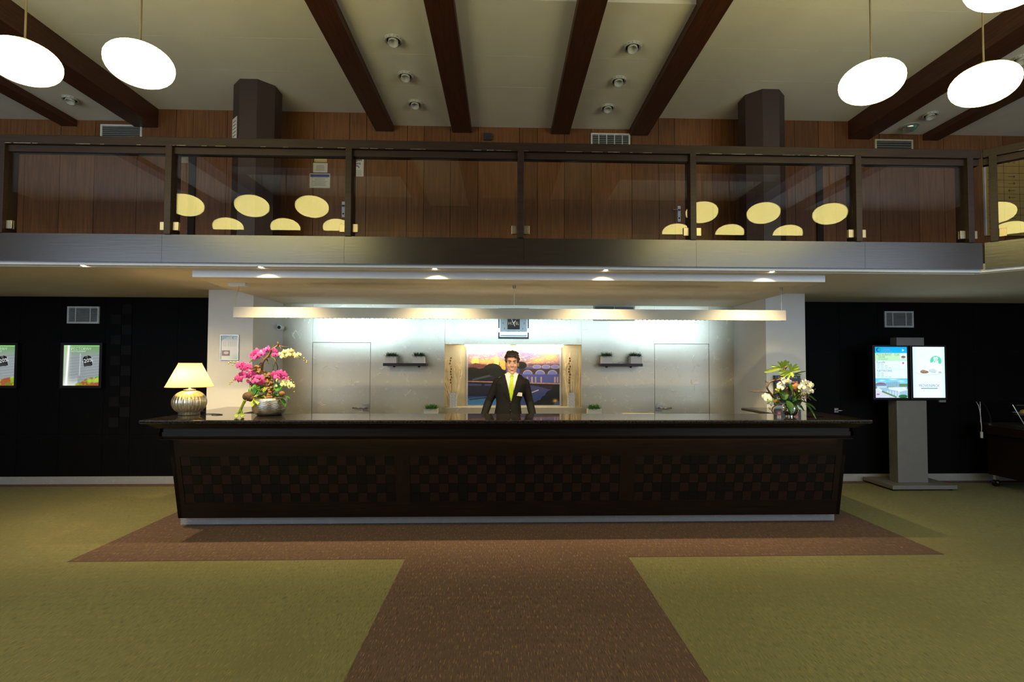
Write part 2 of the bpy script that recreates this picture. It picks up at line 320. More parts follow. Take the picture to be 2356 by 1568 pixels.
# ------------------------------------------------------------------ the setting
YW, YS = 7.36, 7.46            # upper / dark wall plane, silver wall plane
XR, YB = 9.7, -1.1
ZH, ZL, ZB, ZS, ZD = 5.21, 5.035, 4.945, 2.565, 2.50
struct(bx(-XR, XR, YB, YS+.2, -.1, 0).build('floor', 'green'), 'green flecked carpet floor of the lobby', 'floor')
xl, xr_, xa, xb, yc = -3.614, 3.86, -.822, 1.08, 4.50
tp = [(xl, yc), (xa, yc), (xa, YB+.05), (xb, YB+.05), (xb, yc), (xr_, yc), (xr_, 7.05), (xl, 7.05)]
tag(MB().prism(tp, 0, .004).build('carpet_runner', 'brown'), 'brown flecked T-shaped carpet leading to the reception desk', 'carpet')
for s, a, b in (('left', -XR, -3.67), ('right', 3.87, XR)):
    tag(bx(a, b, YW-.16, YW-.021, 0, .004).build('carpet_border', 'brown'), 'narrow brown carpet border along the %s dark wall' % s, 'carpet')
# upper wood wall, built of vertical boards
wu = struct(bx(-XR, XR, YW+.02, YW+.2, ZS+.3, 5.4).build('wall_back_upper', 'seam'), 'upper back wall clad in reddish brown wood boards')
sp = [X(p, 450, YW) for p in (55, 136, 215.5, 314, 402, 441, 520, 560, 640, 720, 802.6, 841.7, 935.8, 974.6, 1036, 1099.5, 1194.8, 1236.4, 1298.4, 1361, 1453.8, 1516.3, 1553, 1640, 1690, 1790, 1830, 1885, 1923, 2025, 2114, 2173, 2270, 2310)]
x = sp[0]
while x > -XR: x -= random.choice((.26, .42, .58)); sp.insert(0, max(x, -XR))
x = sp[-1]
while x < XR: x += random.choice((.26, .42, .58)); sp.append(min(x, XR))
for i in range(len(sp)-1):
    bx(sp[i]+.003, sp[i+1]-.003, YW-random.uniform(0, .003), YW+.02, 2.86, 5.3).build('board', 'plank' if random.random() < .6 else 'plank2', wu)
# dark walls either side of reception
def darkwall(name, label, x0, x1, xs, zs, wood_m='dark'):
    wl = struct(bx(x0, x1, YW+.02, YW+.2, 0, ZS+.02).build(name, 'dgap'), label)
    for i in range(len(xs)-1):
        zz = zs[i % len(zs)] if isinstance(zs[0], (list, tuple)) else zs
        for j in range(len(zz)-1):
            if xs[i+1]-xs[i] > .02: bx(xs[i]+.002, xs[i+1]-.002, YW, YW+.02, zz[j]+.002, zz[j+1]-.002).build('panel', wood_m, wl)
    return wl
dl = darkwall('wall_back_left', 'near-black wood panelled wall left of the reception', -XR, -3.4, [-XR, -8.2, -7.2] + [X(p, 800, YW) for p in (45, 140)] + [X(241, 800, YW), X(303, 800, YW), X(408, 800, YW), -3.4], [.1, .68, 1.27, 1.92, ZS])
dr = darkwall('wall_back_right', 'near-black wood panelled wall right of the reception', 3.6, XR, [3.6] + [X(p, 800, YW) for p in (1932, 2020, 2120, 2205, 2240)] + [8.0, XR], [.1, 1.16, 1.86, ZS])
tm = {}
for k, m in enumerate(('tile_a', 'darkb')): tm[k] = bx(-.066, .066, -.006, 0, -.066, .066).mesh('mosaic_tile', 'darkb' if k else 'dark')
x0 = X(253, 800, YW); 
for i in range(2):
    for j in range(12): inst('mosaic_tile', tm[(i+j) % 2], dl, (x0+.08+i*.142, YW, 2.40-j*.142))
for s, a, b in (('left', -XR, -3.4), ('right', 3.6, XR)):
    struct(bx(a, b, YW-.02, YW-.0005, 0, .105).build('baseboard_back_'+s, 'silver_low'), 'silver baseboard along the %s dark wall' % s, 'baseboard')
# door in the right dark wall
dp = thing('door_3', 'near-black flush door in the dark wall behind the desk end', 'door', (X(1905, 950, YW), YW, 0)); dp['kind'] = 'structure'
bx(X(1860, 900, YW), X(1931, 900, YW), YW-.012, YW-.001, .1, 1.86).build('door_leaf', 'dark', dp)
hx = X(1922, 943, YW); hz = Z(1922, 943, YW)
h3 = bx(hx-.03, hx+.03, YW-.024, YW-.012, hz-.03, hz+.03).build('handle_plate', 'steel', dp); MB().tube([(hx-.01, YW-.02, hz), (hx-.01, YW-.065, hz), (hx+.11, YW-.065, hz)], .009).build('handle', 'steel', h3, True)
# silver wall in pieces with niche and two doors
ws = struct(bx(-3.3, 3.6, YS+.32, YS+.4, 0, ZS+.02).build('wall_back_center', 'silver'), 'crinkled silver foil wall behind the reception desk')
d1 = (X(718, 870, YS), X(852, 870, YS)); d2 = (X(1506, 870, YS), X(1632, 870, YS)); dz = Z(780, 787, YS)
n0, n1, nz0, nz1 = X(1023, 870, YS), X(1338, 870, YS), Z(1180, 937, YS), Z(1180, 792, YS)
def sil(a, b, c, d): bx(a+.001, b-.001, YS, YS+.02, c+.001, d-.001).build('foil_panel', 'silver', ws)
sil(-3.3, d1[0], 0, ZD+.03); sil(d1[0], d1[1], dz, ZD+.03); sil(d1[1], n0, 0, ZD+.03); sil(n0, n1, 0, nz0); sil(n0, n1, nz1, ZD+.03); sil(n1, d2[0], 0, ZD+.03); sil(d2[0], d2[1], dz, ZD+.03); sil(d2[1], 3.6, 0, ZD+.03)
ni = MB(); ND = .26
ni.box(n0-.02, n0, YS+.02, YS+ND, nz0-.02, nz1+.02); ni.box(n1, n1+.02, YS+.02, YS+ND, nz0-.02, nz1+.02); ni.box(n0, n1, YS+.02, YS+ND, nz0-.02, nz0); ni.box(n0, n1, YS+.02, YS+ND, nz1, nz1+.02); ni.box(n0-.02, n1+.02, YS+ND, YS+ND+.02, nz0-.02, nz1+.02)
ni.build('niche_lining', 'gold_wall', ws)
for k, (a, b) in enumerate((d1, d2)):
    dd = thing('door_%d' % (k+1), 'flush silver foil door %s' % ('with its handle on the clock side, left wall' if k == 0 else 'beside the exchange rate board'), 'door', ((a+b)/2, YS, 0)); dd['kind'] = 'structure'
    dd['label'] = ('flush silver foil door behind the orchid bowl', 'flush silver foil door nearest the exchange rate board')[k]
    bx(a+.005, b-.005, YS+.003, YS+.02, .01, dz-.005).build('door_leaf', 'silver', dd)
    hx = (b-.06) if k == 0 else (a+.06); hz = Z(840, 937, YS); s = -1 if k == 0 else 1
    pl = bx(hx-.045, hx+.045, YS-.008, YS+.003, hz-.05, hz+.05).build('handle_plate', 'steel', dd, bevel=.003)
    MB().tube([(hx, YS-.005, hz), (hx, YS-.055, hz), (hx+s*.17, YS-.055, hz)], .012).build('handle', 'steel', pl, True)
    bx(hx-.045, hx+.045, YS-.008, YS+.003, hz-.20, hz-.11).build('keyhole_plate', 'steel', dd, bevel=.003)
# pillars
pl_ = (-3.66, -3.11, 6.57); pr_ = (3.34, 3.85, 6.53)
struct(bx(pl_[0], pl_[1], pl_[2], YS+.02, 0, ZS).build('wall_pillar_left', 'pillar'), 'white pillar with the framed notice, left of the desk', 'pillar')
struct(bx(pr_[0], pr_[1], pr_[2], YS+.02, 0, ZS).build('wall_pillar_right', 'pillar'), 'white pillar with the exchange rate board', 'pillar')
# room shell
struct(bx(-XR-.2, -XR, YB-.2, YS+.4, 0, 5.4).build('wall_left', 'plank2'), 'left side wall of the lobby in wood')
struct(bx(XR, XR+.2, YB-.2, YS+.4, 0, 5.4).build('wall_right', 'plank2'), 'right side wall of the lobby in wood')
wf = MB().box(-XR, -9.2, YB-.2, YB, 0, 5.4).box(-3.3, 3.3, YB-.2, YB, 0, 5.4).box(9.2, XR, YB-.2, YB, 0, 5.4)
for q in (-1, 1):
    u0, u1 = sorted((q*3.3, q*9.2)); wf.box(u0, u1, YB-.2, YB, 0, .95).box(u0, u1, YB-.2, YB, 4.35, 5.4)
struct(wf.build('wall_front', 'beam'), 'wood wall with two windows opposite the reception')
for k, s in ((1, -1), (2, 1)):
    wd = thing('window_%d' % k, 'tall lobby window opposite the reception, %s of the entrance' % ('left', 'right')[k-1], 'window', (s*6.25, YB-.1, .95)); wd['kind'] = 'structure'
    a, b = s*6.25-2.95, s*6.25+2.95; m = MB()
    for q in np.linspace(a, b, 5): m.box(q-.03, q+.03, YB-.15, YB-.09, .95, 4.35)
    m.box(a, b, YB-.15, YB-.09, .95, 1.01); m.box(a, b, YB-.15, YB-.09, 4.29, 4.35); m.build('window_frame', 'beam', wd)
    bx(a, b, YB-.125, YB-.12, .95, 4.35).build('pane', 'win', wd)
# ceiling: slab, panels between beams
ce = struct(bx(-XR, XR, YB-.2, YS+.4, 5.30, 5.45).build('ceiling', 'ceil'), 'high white panelled ceiling between dark beams', 'ceiling')
BE = [(-6.16, -5.95), (-5.155, -4.845), (-1.82, -1.57), (-.737, -.465), (.673, .935), (1.80, 2.07), (5.015, 5.333), (6.13, 6.36)]
blab = ['dark ceiling beam second outward from the left pendant lamps', 'dark ceiling beam beside the left pendant lamps', 'dark ceiling beam left of the left row of ceiling spots', 'dark ceiling beam with a white cable along it', 'dark ceiling beam left of the right row of ceiling spots', 'dark ceiling beam right of the right row of ceiling spots', 'dark ceiling beam beside the right pendant lamps', 'dark ceiling beam beyond the mirrored ceiling dome']
for (a, b), lb in zip(BE, blab):
    tag(bx(a, b, YB, YW-.002, ZB, 5.298).build('ceiling_beam', 'beam', bevel=.006), lb, 'beam', 'ceiling beams')
edges = [(-XR, BE[0][0], ZL)] + [(BE[i][1], BE[i+1][0], (ZL, ZH, ZL, ZL, ZL, ZH, ZL)[i]) for i in range(7)] + [(BE[7][1], XR, ZL)]
for i, (a, b, z) in enumerate(edges):
    ys = [YW-.002, 6.27, 5.63, 4.74, 4.1, 3.45, 2.8, 2.15, 1.5, .85, .2, -.45, YB]
    if z == ZH: ys[1:4] = [6.33, 5.68, 5.0]
    for j in range(len(ys)-1):
        zz = ZH if (i in (4, 5) and ys[j] < 4.75) else z
        bx(a+.001, b-.001, ys[j+1]+.0015, ys[j]-.0015, zz, 5.298).build('ceiling_panel', 'ceil', ce)
for a, b, lb in ((BE[1][1], BE[2][0], 'short dark cross beam between the left pendant bay beams'), (BE[5][1], BE[6][0], 'short dark cross beam between the right pendant bay beams')):
    tag(bx(a+.001, b-.001, .62, .99, 5.03, ZH-.001).build('cross_beam', 'beam'), lb, 'beam', 'ceiling beams')
tag(bx(-.752, -.738, 2.0, YW-.01, 5.0, 5.02).build('cable_duct', 'cable'), 'thin white cable duct along a ceiling beam', 'duct')
# ------------------------------------------------------------------ gallery
XC, YF = 4.72, 4.965
Lg = 4.2; dg_ = Vector((math.sin(PI/4), -math.cos(PI/4), 0)); pe = (XC+dg_.x*Lg, YF+.035+dg_.y*Lg)
gp = [(-XR, YF+.035), (XC, YF+.035), pe, (XR, pe[1]), (XR, YW), (-XR, YW)]
struct(MB().prism(gp, 2.66, 2.84).build('floor_gallery', 'rail'), 'gallery floor slab above the reception', 'floor')
struct(MB().prism([(-XR, YF+.10), (XC, YF+.10), (pe[0]+.04, pe[1]+.06), (XR, pe[1]+.06), (XR, YW), (-XR, YW)], ZS, 2.66).build('ceiling_gallery', 'soffit'), 'cream soffit under the gallery', 'ceiling')
# dropped ceiling over reception with bevelled sides
m = MB(); rr = [[(-3.05, 5.21, ZD), (3.25, 5.21, ZD), (3.27, 5.21, ZS), (-3.07, 5.21, ZS)], [(-3.12, 5.95, ZD), (3.345, 5.95, ZD), (3.57, 5.95, ZS), (-3.34, 5.95, ZS)], [(-3.12, YS+.02, ZD), (3.345, YS+.02, ZD), (3.57, YS+.02, ZS), (-3.34, YS+.02, ZS)]]
m.loft(rr)
struct(m.build('ceiling_reception', 'soffit'), 'lowered cream ceiling panel above the reception', 'ceiling')
m = MB().box(-XR, XC, YF+.04, YF+.10, 2.575, 2.66)
p0 = Vector((XC, YF+.04, 0)); nrm = Vector((dg_.y, -dg_.x, 0))*-1
q = p0+dg_*Lg; off = Vector((.07, .07, 0))*.6
m.prism([tuple(p0.xy), tuple(q.xy), tuple((q+off*1.4).xy), tuple((p0+off*1.4).xy)], 2.575, 2.66)
struct(m.build('trim_1', 'white_gloss'), 'white edge strip under the gallery fascia', 'trim')
def railing(name, label, P, D, L, posts, brk, clamps):
    # P start point, D direction along; inward normal I
    I = Vector((-D.y, D.x, 0)); rz = math.atan2(D.y, D.x)
    r = thing(name, label, 'railing', P); r.rotation_euler = (0, 0, rz)
    def b(nm, mat, x0, x1, y0, y1, z0, z1, par=r, bev=0):
        me = bx(x0, x1, y0, y1, z0, z1).mesh(nm, mat); o = bpy.data.objects.new(nm, me); COL.objects.link(o); o.parent = par
        if bev: q = o.modifiers.new('bevel', 'BEVEL'); q.width = bev; q.segments = 2
        return o
    b('handrail', 'rail', 0, L, -.012, .14, 3.70, 3.785, bev=.006); b('lower_rail', 'rail', 0, L, .018, .09, 3.635, 3.70, bev=.004)
    for i in range(len(brk)-1): b('fascia_board', 'fascia', brk[i]+.001, brk[i+1]-.001, 0, .034, 2.60, 2.86)
    for pxx in posts: b('post', 'rail', pxx-.03, pxx+.03, -.016, .135, 2.861, 3.715, bev=.003)
    wm = MB(); q = .05
    while q < L-.3:
        l_ = random.uniform(.02, .16)
        if random.random() < .6: wm.box(q, q+l_, -.0135, -.0118, 3.7015, 3.7015+random.uniform(.002, .005))
        q += l_+random.uniform(.01, .10)
    wo = wm.mesh('worn_edge', 'worn'); wo = bpy.data.objects.new('worn_edge', wo); COL.objects.link(wo); wo.parent = r; wo['kind'] = 'stuff'
    ed = [0]+list(posts)+[L]
    for i in range(len(ed)-1):
        a, c = ed[i]+.032, ed[i+1]-.032
        if c-a < .05: continue
        g = b('glass_pane', 'glass', a, c, .030, .038, 2.922, 3.64)
        for q in (a, c):
            if 0 < q < L and ((q == a and i > 0) or (q == c and i < len(ed)-2)):
                x0, x1 = (q, q+.055) if q == a else (q-.055, q)
                b('clamp', 'brass', x0, x1, .018, .0295, 2.905, 2.985, g, .003); b('clamp', 'brass', x0, x1, .0385, .05, 2.905, 2.985, g, .003)
    return r
posts = [X(p, 440, YF) for p in (3, 388, 802, 1198, 1594, 1974, 2231)]
x0 = -XR
railing('glass_railing', 'dark wood and glass gallery railing straight above the desk', Vector((x0, YF, 0)), Vector((1, 0, 0)), XC-x0, [-6.9-x0]+[p-x0 for p in posts], [0, -7.4-x0]+[X(p, 560, YF)-x0 for p in (-55, 372, 792, 1205, 1602, 1990)]+[XC-x0], 0)
railing('glass_railing', 'dark wood and glass gallery railing angled beside the gold floor directory', Vector((XC, YF, 0))+dg_*.014, dg_, Lg-.02, [.075, 1.9], [0, 1.9, Lg], 0)
# octagonal columns on the gallery
for nm, xc, lb in (('a', (X(537, 250, 6.65)+X(628, 250, 6.65))/2, 'octagonal dark column with a white paper notice, near the left pendants'), ('b', (X(1718, 260, 6.65)+X(1806, 260, 6.65))/2, 'octagonal dark column without a notice, near the right pendants')):
    r = .262/math.cos(PI/8); oc = [(xc+r*math.cos(PI/8+k*PI/4), 6.78+r*math.sin(PI/8+k*PI/4)) for k in range(8)]
    tag(MB().prism(oc, 2.842, ZH).build('column', 'column'), lb, 'column')
    if nm == 'a':
        nn = thing('notice_paper', 'white printed sheet taped to the octagonal column', 'notice', (xc-.262, 6.7, 4.6))
        A = Vector((oc[4][0], oc[4][1], 0)); B = Vector((oc[3][0], oc[3][1], 0))
        A = Vector((xc-.262*1.0, 6.78-.262*.41, 0)); B = Vector((xc-.262*.41, 6.78-.262, 0)); o_ = Vector((-.0015, -.0015, 0))
        zc = Z(540, 295, 6.6)
        MB().hexa([A+o_+Vector((0, 0, zc-.14)), A+(B-A)*.35*2+o_+Vector((0, 0, zc-.14)), A+(B-A)*.35*2+o_*3+Vector((0, 0, zc-.14)), A+o_*3+Vector((0, 0, zc-.14))], [A+o_+Vector((0, 0, zc+.14)), A+(B-A)*.7+o_+Vector((0, 0, zc+.14)), A+(B-A)*.7+o_*3+Vector((0, 0, zc+.14)), A+o_*3+Vector((0, 0, zc+.14))]).build('sheet', 'paper', nn)
        for k in range(5):
            c = A+(B-A)*.12+o_*3.2; d_ = A+(B-A)*.58+o_*3.2; zz = Vector((0, 0, zc+.09-.045*k)); MB().tube([c+zz, d_+zz], .004, 4).build('print_line', 'ink', nn)
# dark jambs and doors on the gallery wall
for k, p in enumerate((443, 1884)):
    xx = X(p, 450, YW); struct(bx(xx-.045, xx+.045, YW-.03, YW-.004, 2.842, 4.75).build('trim_%d' % (k+2), 'seam'), 'dark door jamb on the gallery wall, %s' % ('near the brass plaque', 'beyond the right column')[k], 'trim')
def hplate(px, py0, py1, lb):
    xx = X(px, (py0+py1)/2, YW); z0, z1 = Z(px, py1, YW), Z(px, py0, YW)
    t = thing('door_handle', lb, 'handle', (xx, YW, z0)); bx(xx-.022, xx+.022, YW-.012, YW-.004, z0, z1).build('plate', 'white_gloss', t, bevel=.002)
    MB().tube([(xx, YW-.01, z1-.07), (xx, YW-.06, z1-.07), (xx-.1*(1 if px > 1000 else -1), YW-.06, z1-.07)], .009).build('lever', 'steel', t, True)
    MB().ball((xx, YW-.013, z0+.05), .012).build('keyhole', 'ink', t, True)
hplate(790.5, 464, 500, 'white door handle on the gallery wall beside the taped notices'); hplate(1562, 474, 510, 'white door handle on the gallery wall facing the right pendants')
def wall_sheet(name, lb, x0p, y0p, x1p, y1p, mat, lines=0, head=None, cat='notice', ink='ink_grey'):
    cx = (x0p+x1p)/2; x0, x1, z1, z0 = X(x0p, y0p, YW), X(x1p, y0p, YW), Z(cx, y0p, YW), Z(cx, y1p, YW)
    t = thing(name, lb, cat, ((x0+x1)/2, YW-.004, z0)); bx(x0, x1, YW-.008, YW-.004, z0, z1).build('sheet', mat, t)
    if head: bx(x0+.01, x1-.01, YW-.0095, YW-.008, z1-.05, z1-.012).build('heading_bar', head, t)
    for k in range(lines):
        z = z1-(z1-z0)*(.28+.62*k/max(lines, 1)); wdt = (x1-x0)*random.uniform(.5, .8)/2
        bx((x0+x1)/2-wdt, (x0+x1)/2+wdt, YW-.009, YW-.008, z-.004, z+.002).build('print_line', ink, t)
    return t, x0, x1, z0, z1
wall_sheet('notice_paper', 'small cream label above two sheets on the gallery wall', 723.5, 361.5, 752.5, 373, 'paper_y', 1)
wall_sheet('notice_paper', 'beige sheet between a cream label and a blue-headed sheet', 721, 375, 754, 397, 'paper', 5)
wall_sheet('notice_paper', 'white sheet with a blue heading on the gallery wall', 713, 399.5, 760, 432.5, 'paper', 7, 'ink_blue')
t, x0, x1, z0, z1 = wall_sheet('tour_poster', 'white travel agency poster partly behind a railing post', 806, 360, 837.5, 406, 'paper', 0, cat='poster')
text('Margalit', .052, 'ink', t, ((x0+x1)/2-.012, YW-.0085, z1-.05), bold=.001); text('Tours', .052, 'ink', t, ((x0+x1)/2-.012, YW-.0085, z1-.10), bold=.001)
MB().tube([((x0+x1)/2+.03*math.cos(a), YW-.01, z1-.165+.03*math.sin(a)) for a in np.linspace(0, PI, 9)], .006, 6).build('emblem', 'ink_blue', t)
for k in range(4): bx(x0+.03, x1-.03, YW-.009, YW-.008, z1-.205-.02*k, z1-.20-.02*k).build('print_line', 'ink_grey', t)
wall_sheet('wall_plaque', 'small brass plaque on the gallery wall left of the column', 407, 354, 434, 375, 'brass', 3, cat='plaque')
t = thing('light_switch', 'small light switch on the gallery wall behind the left column', 'switch', (X(627, 452, YW), YW-.004, Z(627, 452, YW)))
sx0, sz0 = t.location.x, t.location.z
bx(sx0-.035, sx0+.035, YW-.012, YW-.004, sz0-.06, sz0+.06).build('plate', 'kiosk', t, bevel=.002); bx(sx0-.018, sx0+.018, YW-.017, YW-.012, sz0-.03, sz0+.03).build('rocker', 'ink', t)
t = thing('wall_speaker', 'small dark box on the wood wall above the railing', 'speaker', (X(1122, 316, YW), YW-.004, Z(1122, 316, YW)))
a = t.location; bx(a.x-.06, a.x+.06, YW-.05, YW-.004, a.z-.05, a.z+.045).build('case', 'cast_dark', t, bevel=.004); bx(a.x-.05, a.x+.05, YW-.054, YW-.05, a.z-.04, a.z+.035).build('grille', 'ink', t)
# gold floor directory
b0, b1, bz0, bz1 = X(2264, 450, YW), X(2264, 450, YW)+1.3, Z(2290, 543, YW), Z(2290, 352, YW)
t = thing('floor_directory', 'gold floor directory board with black grid and arrows', 'sign', ((b0+b1)/2, YW-.004, bz0))
bx(b0, b1, YW-.03, YW-.004, bz0, bz1).build('board', 'gold', t)
m = MB()
for k in range(13): z = bz0+(bz1-bz0)*k/12; m.box(b0+.03, b1-.03, YW-.0315, YW-.03, z-.002, z+.002)
for k in range(5): xx = b0+.04+k*.235; m.box(xx-.0015, xx+.0015, YW-.0315, YW-.03, bz0+.02, bz1-.02)
m.build('grid_lines', 'ink', t); bx(b0-.018, b0, YW-.034, YW-.004, bz0, bz1).build('edge_strip', 'vent', t)
for k in range(12):
    z = bz0+(bz1-bz0)*(k+.5)/12; xx = b0+.39; s = 1 if k > 6 else -1
    if k in (2, 5, 6, 7, 8): MB().tube([(xx-.05, YW-.033, z), (xx+.05, YW-.033, z)], .003, 5).tube([(xx+s*.03, YW-.033, z+.018), (xx+s*.05, YW-.033, z), (xx+s*.03, YW-.033, z-.018)], .003, 5).build('arrow', 'ink', t)
    elif k in (3, 10, 11): text('101 - 110', .03, 'ink', t, (xx, YW-.031, z))
    for q in range(1, 4): bx(b0+.5+q*.2-.06, b0+.5+q*.2+.05, YW-.0315, YW-.03, z-.005, z+.004).build('print_line', 'ink', t)
# ------------------------------------------------------------------ vents
def vent(lb, x0p, y0p, x1p, y1p, Y, fm, cols=1, rows=9, bars=()):
    cx = (x0p+x1p)/2; x0, x1 = X(x0p, y0p, Y), X(x1p, y0p, Y); z1, z0 = Z(cx, y0p, Y), Z(cx, y1p, Y); f = .022
    t = thing('air_vent', lb, 'vent', ((x0+x1)/2, Y, z0)); Yf = Y-.004
    bx(x0+f, x1-f, Yf-.006, Yf, z0+f, z1-f).build('backing', 'vent_in', t)
    MB().box(x0, x1, Yf-.02, Yf, z1-f, z1).box(x0, x1, Yf-.02, Yf, z0, z0+f).box(x0, x0+f, Yf-.02, Yf, z0+f, z1-f).box(x1-f, x1, Yf-.02, Yf, z0+f, z1-f).build('frame', fm, t)
    for k in range(rows):
        z = z0+f+(z1-z0-2*f)*(k+.5)/rows; MB().hexa([(x0+f, Yf-.016, z-.004), (x1-f, Yf-.016, z-.004), (x1-f, Yf-.006, z+.001), (x0+f, Yf-.006, z+.001)], [(x0+f, Yf-.016, z-.001), (x1-f, Yf-.016, z-.001), (x1-f, Yf-.006, z+.004), (x0+f, Yf-.006, z+.004)]).build('slat', fm, t)
    for u in bars: xx = x0+(x1-x0)*u; bx(xx-.006, xx+.006, Yf-.021, Yf-.016, z0+f, z1-f).build('bar', fm, t)
vent('white vent grille above the lit menu box on the dark wall', 158, 705, 231, 744, YW, 'vent', rows=11, bars=(.27, .73)); vent('white vent grille on the dark wall above the display kiosk', 2033, 716, 2099, 753, YW, 'vent', rows=11, bars=(.27, .73))
vent('white vent on the wood wall beside the left beams', 234, 288, 329, 320, YW, 'vent', rows=6); vent('white vent on the wood wall at the end of the right ceiling spots', 1359, 308, 1449, 340, YW, 'vent', rows=6, bars=(.2, .4, .6, .8)); vent('beige vent on the wood wall below the mirrored dome', 2011, 322, 2098, 350, YW, 'vent_b', rows=4)
vent('grey vent on the silver wall behind the linear lamp', 1365, 702, 1460, 738, YS+.004, 'kiosk', rows=8, bars=(.5,))
# ------------------------------------------------------------------ pendant lamps
def pendant(px_, py_, pz, lb, grp):
    t = thing('pendant_lamp', lb, 'lamp', (px_, py_, pz), grp); return t
def pend_proto():
    A, B_ = .197, .125; prof = []
    for i in range(1, 16):
        th = PI*i/16; z = -B_*math.cos(th); prof.append((A*math.sin(th)**.9, z))
    g = MB().lathe(prof, n=80, flute=lambda a, z: (.012*math.cos(40*a) if z > 0 else 0)).mesh('opal_shade', 'pend', smooth=True)
    c = MB().lathe([(.075, .112), (.07, .13), (.03, .14), (.012, .16)], n=20).mesh('cap', 'cap', smooth=True)
    return g, c
pg, pc = pend_proto()
rows = [('left', [-2.40, -3.14, -3.95], 3.45, 3.615), ('right', [2.53, 3.33, 4.2], 3.46, 3.60)]
for side, xs_, y_, z_ in rows:
    for row, dy in ((0, 0), (1, -1.0), (2, -2.0)):  # third row is out of view, added to spread the light
        for k, xx in enumerate(xs_):
            zz = z_ + (0 if row == 0 else -.01)
            lb = 'glowing opal pendant of the %s group, %s, %s' % ({'left': 'table-lamp-side', 'right': 'kiosk-side'}[side], ('row along the railing', 'middle row', 'unseen row added for its light')[row], ('nearest the spots', 'middle lamp', 'nearest the outer beam')[k])
            t = thing('pendant_lamp', lb, 'lamp', (xx, y_+dy, zz), '%s pendant lamps' % side)
            inst('opal_shade', pg, t, t.location); inst('cap', pc, t, t.location)
            MB().tube([(xx, y_+dy, zz+.14), (xx, y_+dy, ZH-.02)], .006, 6).build('rod', 'rod', t)
            MB().lathe([(.05, -.03), (.05, 0), (.01, 0)], (xx, y_+dy, ZH-.0005), 16).build('ceiling_rose', 'cap', t)
# ------------------------------------------------------------------ ceiling spots
ring = MB().lathe([(.070, -.022), (.088, -.030), (.090, 0), (.088, 0)], n=28, cap=False).mesh('ring', 'cast', smooth=False)
well = MB().lathe([(.066, -.020), (.066, -.004), (.001, -.004)], n=24, cap=False).mesh('well', 'cast_dark')
cupm = MB().lathe([(.02, .03), (.05, .02), (.054, -.035), (.047, -.035), (.040, .0), (.001, .005)], n=24, cap=False).mesh('lamp_cup', 'cast', smooth=True)
sl = bx(-.006, .006, -.001, .001, -.002, .002).mesh('slot', 'cast_dark')
spots = [(905, 92, 'A'), (933, 174, 'A'), (955, 238, 'A'), (1455, 107, 'B'), (1423, 185, 'B'), (1398, 247, 'B'), (162, 228, 'L'), (2140, 264, 'R'), (2350, 135, 'R')]
words = {'A': 'left centre', 'B': 'right centre', 'L': 'left outer', 'R': 'right outer'}
order = ('farthest from the wood wall', 'midway along', 'closest to the wood wall')
for i, (px_, py_, g) in enumerate(spots):
    p = hit(px_, py_, 2, ZL-.01); lb = 'white eyeball ceiling spot in the %s bay' % words[g] + (', ' + order[i % 3] if g in 'AB' else (', near the mirrored dome' if i == 7 else ', far from the mirrored dome' if i == 8 else ''))
    t = thing('ceiling_spot', lb, 'spotlight', (p.x, p.y, ZL), 'ceiling spots'); inst('ring', ring, t, t.location); inst('well', well, t, t.location)
    inst('lamp_cup', cupm, t, t.location+Vector((0, 0, -.022)), (-.35, 0, 0))
    for k in range(14): a = 2*PI*k/14; inst('slot', sl, t, t.location+Vector((.0895*math.cos(a), .0895*math.sin(a), -.015)), (0, 0, a+PI/2))
p = hit(2092, 295, 2, ZL-.03); t = thing('ceiling_dome', 'mirrored half-dome with a green stripe on the ceiling', 'detector', (p.x, p.y, ZL))
MB().lathe([(.12, -.012), (.12, 0), (.05, 0)], t.location, 28).build('base', 'cast', t); MB().lathe([(.09*math.cos(a), -.012-.075*math.sin(a)) for a in np.linspace(0, 1.5, 8)], t.location, 28).build('dome', 'dome', t, True)
MB().tube([t.location+Vector((.02, -.0915*math.cos(a), -.014-.077*math.sin(a))) for a in np.linspace(.05, 1.2, 7)], .011, 6).build('stripe', 'dgreen', t)
# ------------------------------------------------------------------ lower lighting
for i, px_ in enumerate((172, 588, 997, 1399, 1791)):
    p = hit(px_, 604+px_*.0083, 2, 2.575); lb = ('lit recessed downlight above the lit menu boxes', 'lit recessed downlight above the orchid bowl', 'lit recessed downlight left of the clock', 'lit recessed downlight right of the clock', 'lit recessed downlight above the white flowers')[i]
    t = thing('downlight', lb, 'light', (p.x, YF+.07, 2.575), 'recessed downlights')
    MB().lathe([(.022, -.003), (.034, -.004), (.036, 0), (.022, 0)], t.location, 20, cap=False).build('rim', 'steel', t); MB().lathe([(.021, -.0025), (.021, -.001), (.001, -.001)], t.location, 16).build('lens', 'spot_on', t)
    light('downlight_beam', 'SPOT', t.location+Vector((0, 0, -.012)), t.location+Vector((0, .45, -1)), 180, NEUT, t, spot_size=1.9, spot_blend=1.0, shadow_soft_size=.02)
tag(bx(X(444, 630, 5.2), X(1897, 635, 5.2), 5.19, 5.209, 2.498, ZS).build('pelmet_box', 'white_gloss'), 'long white pelmet board on the ceiling edge above the desk', 'pelmet')
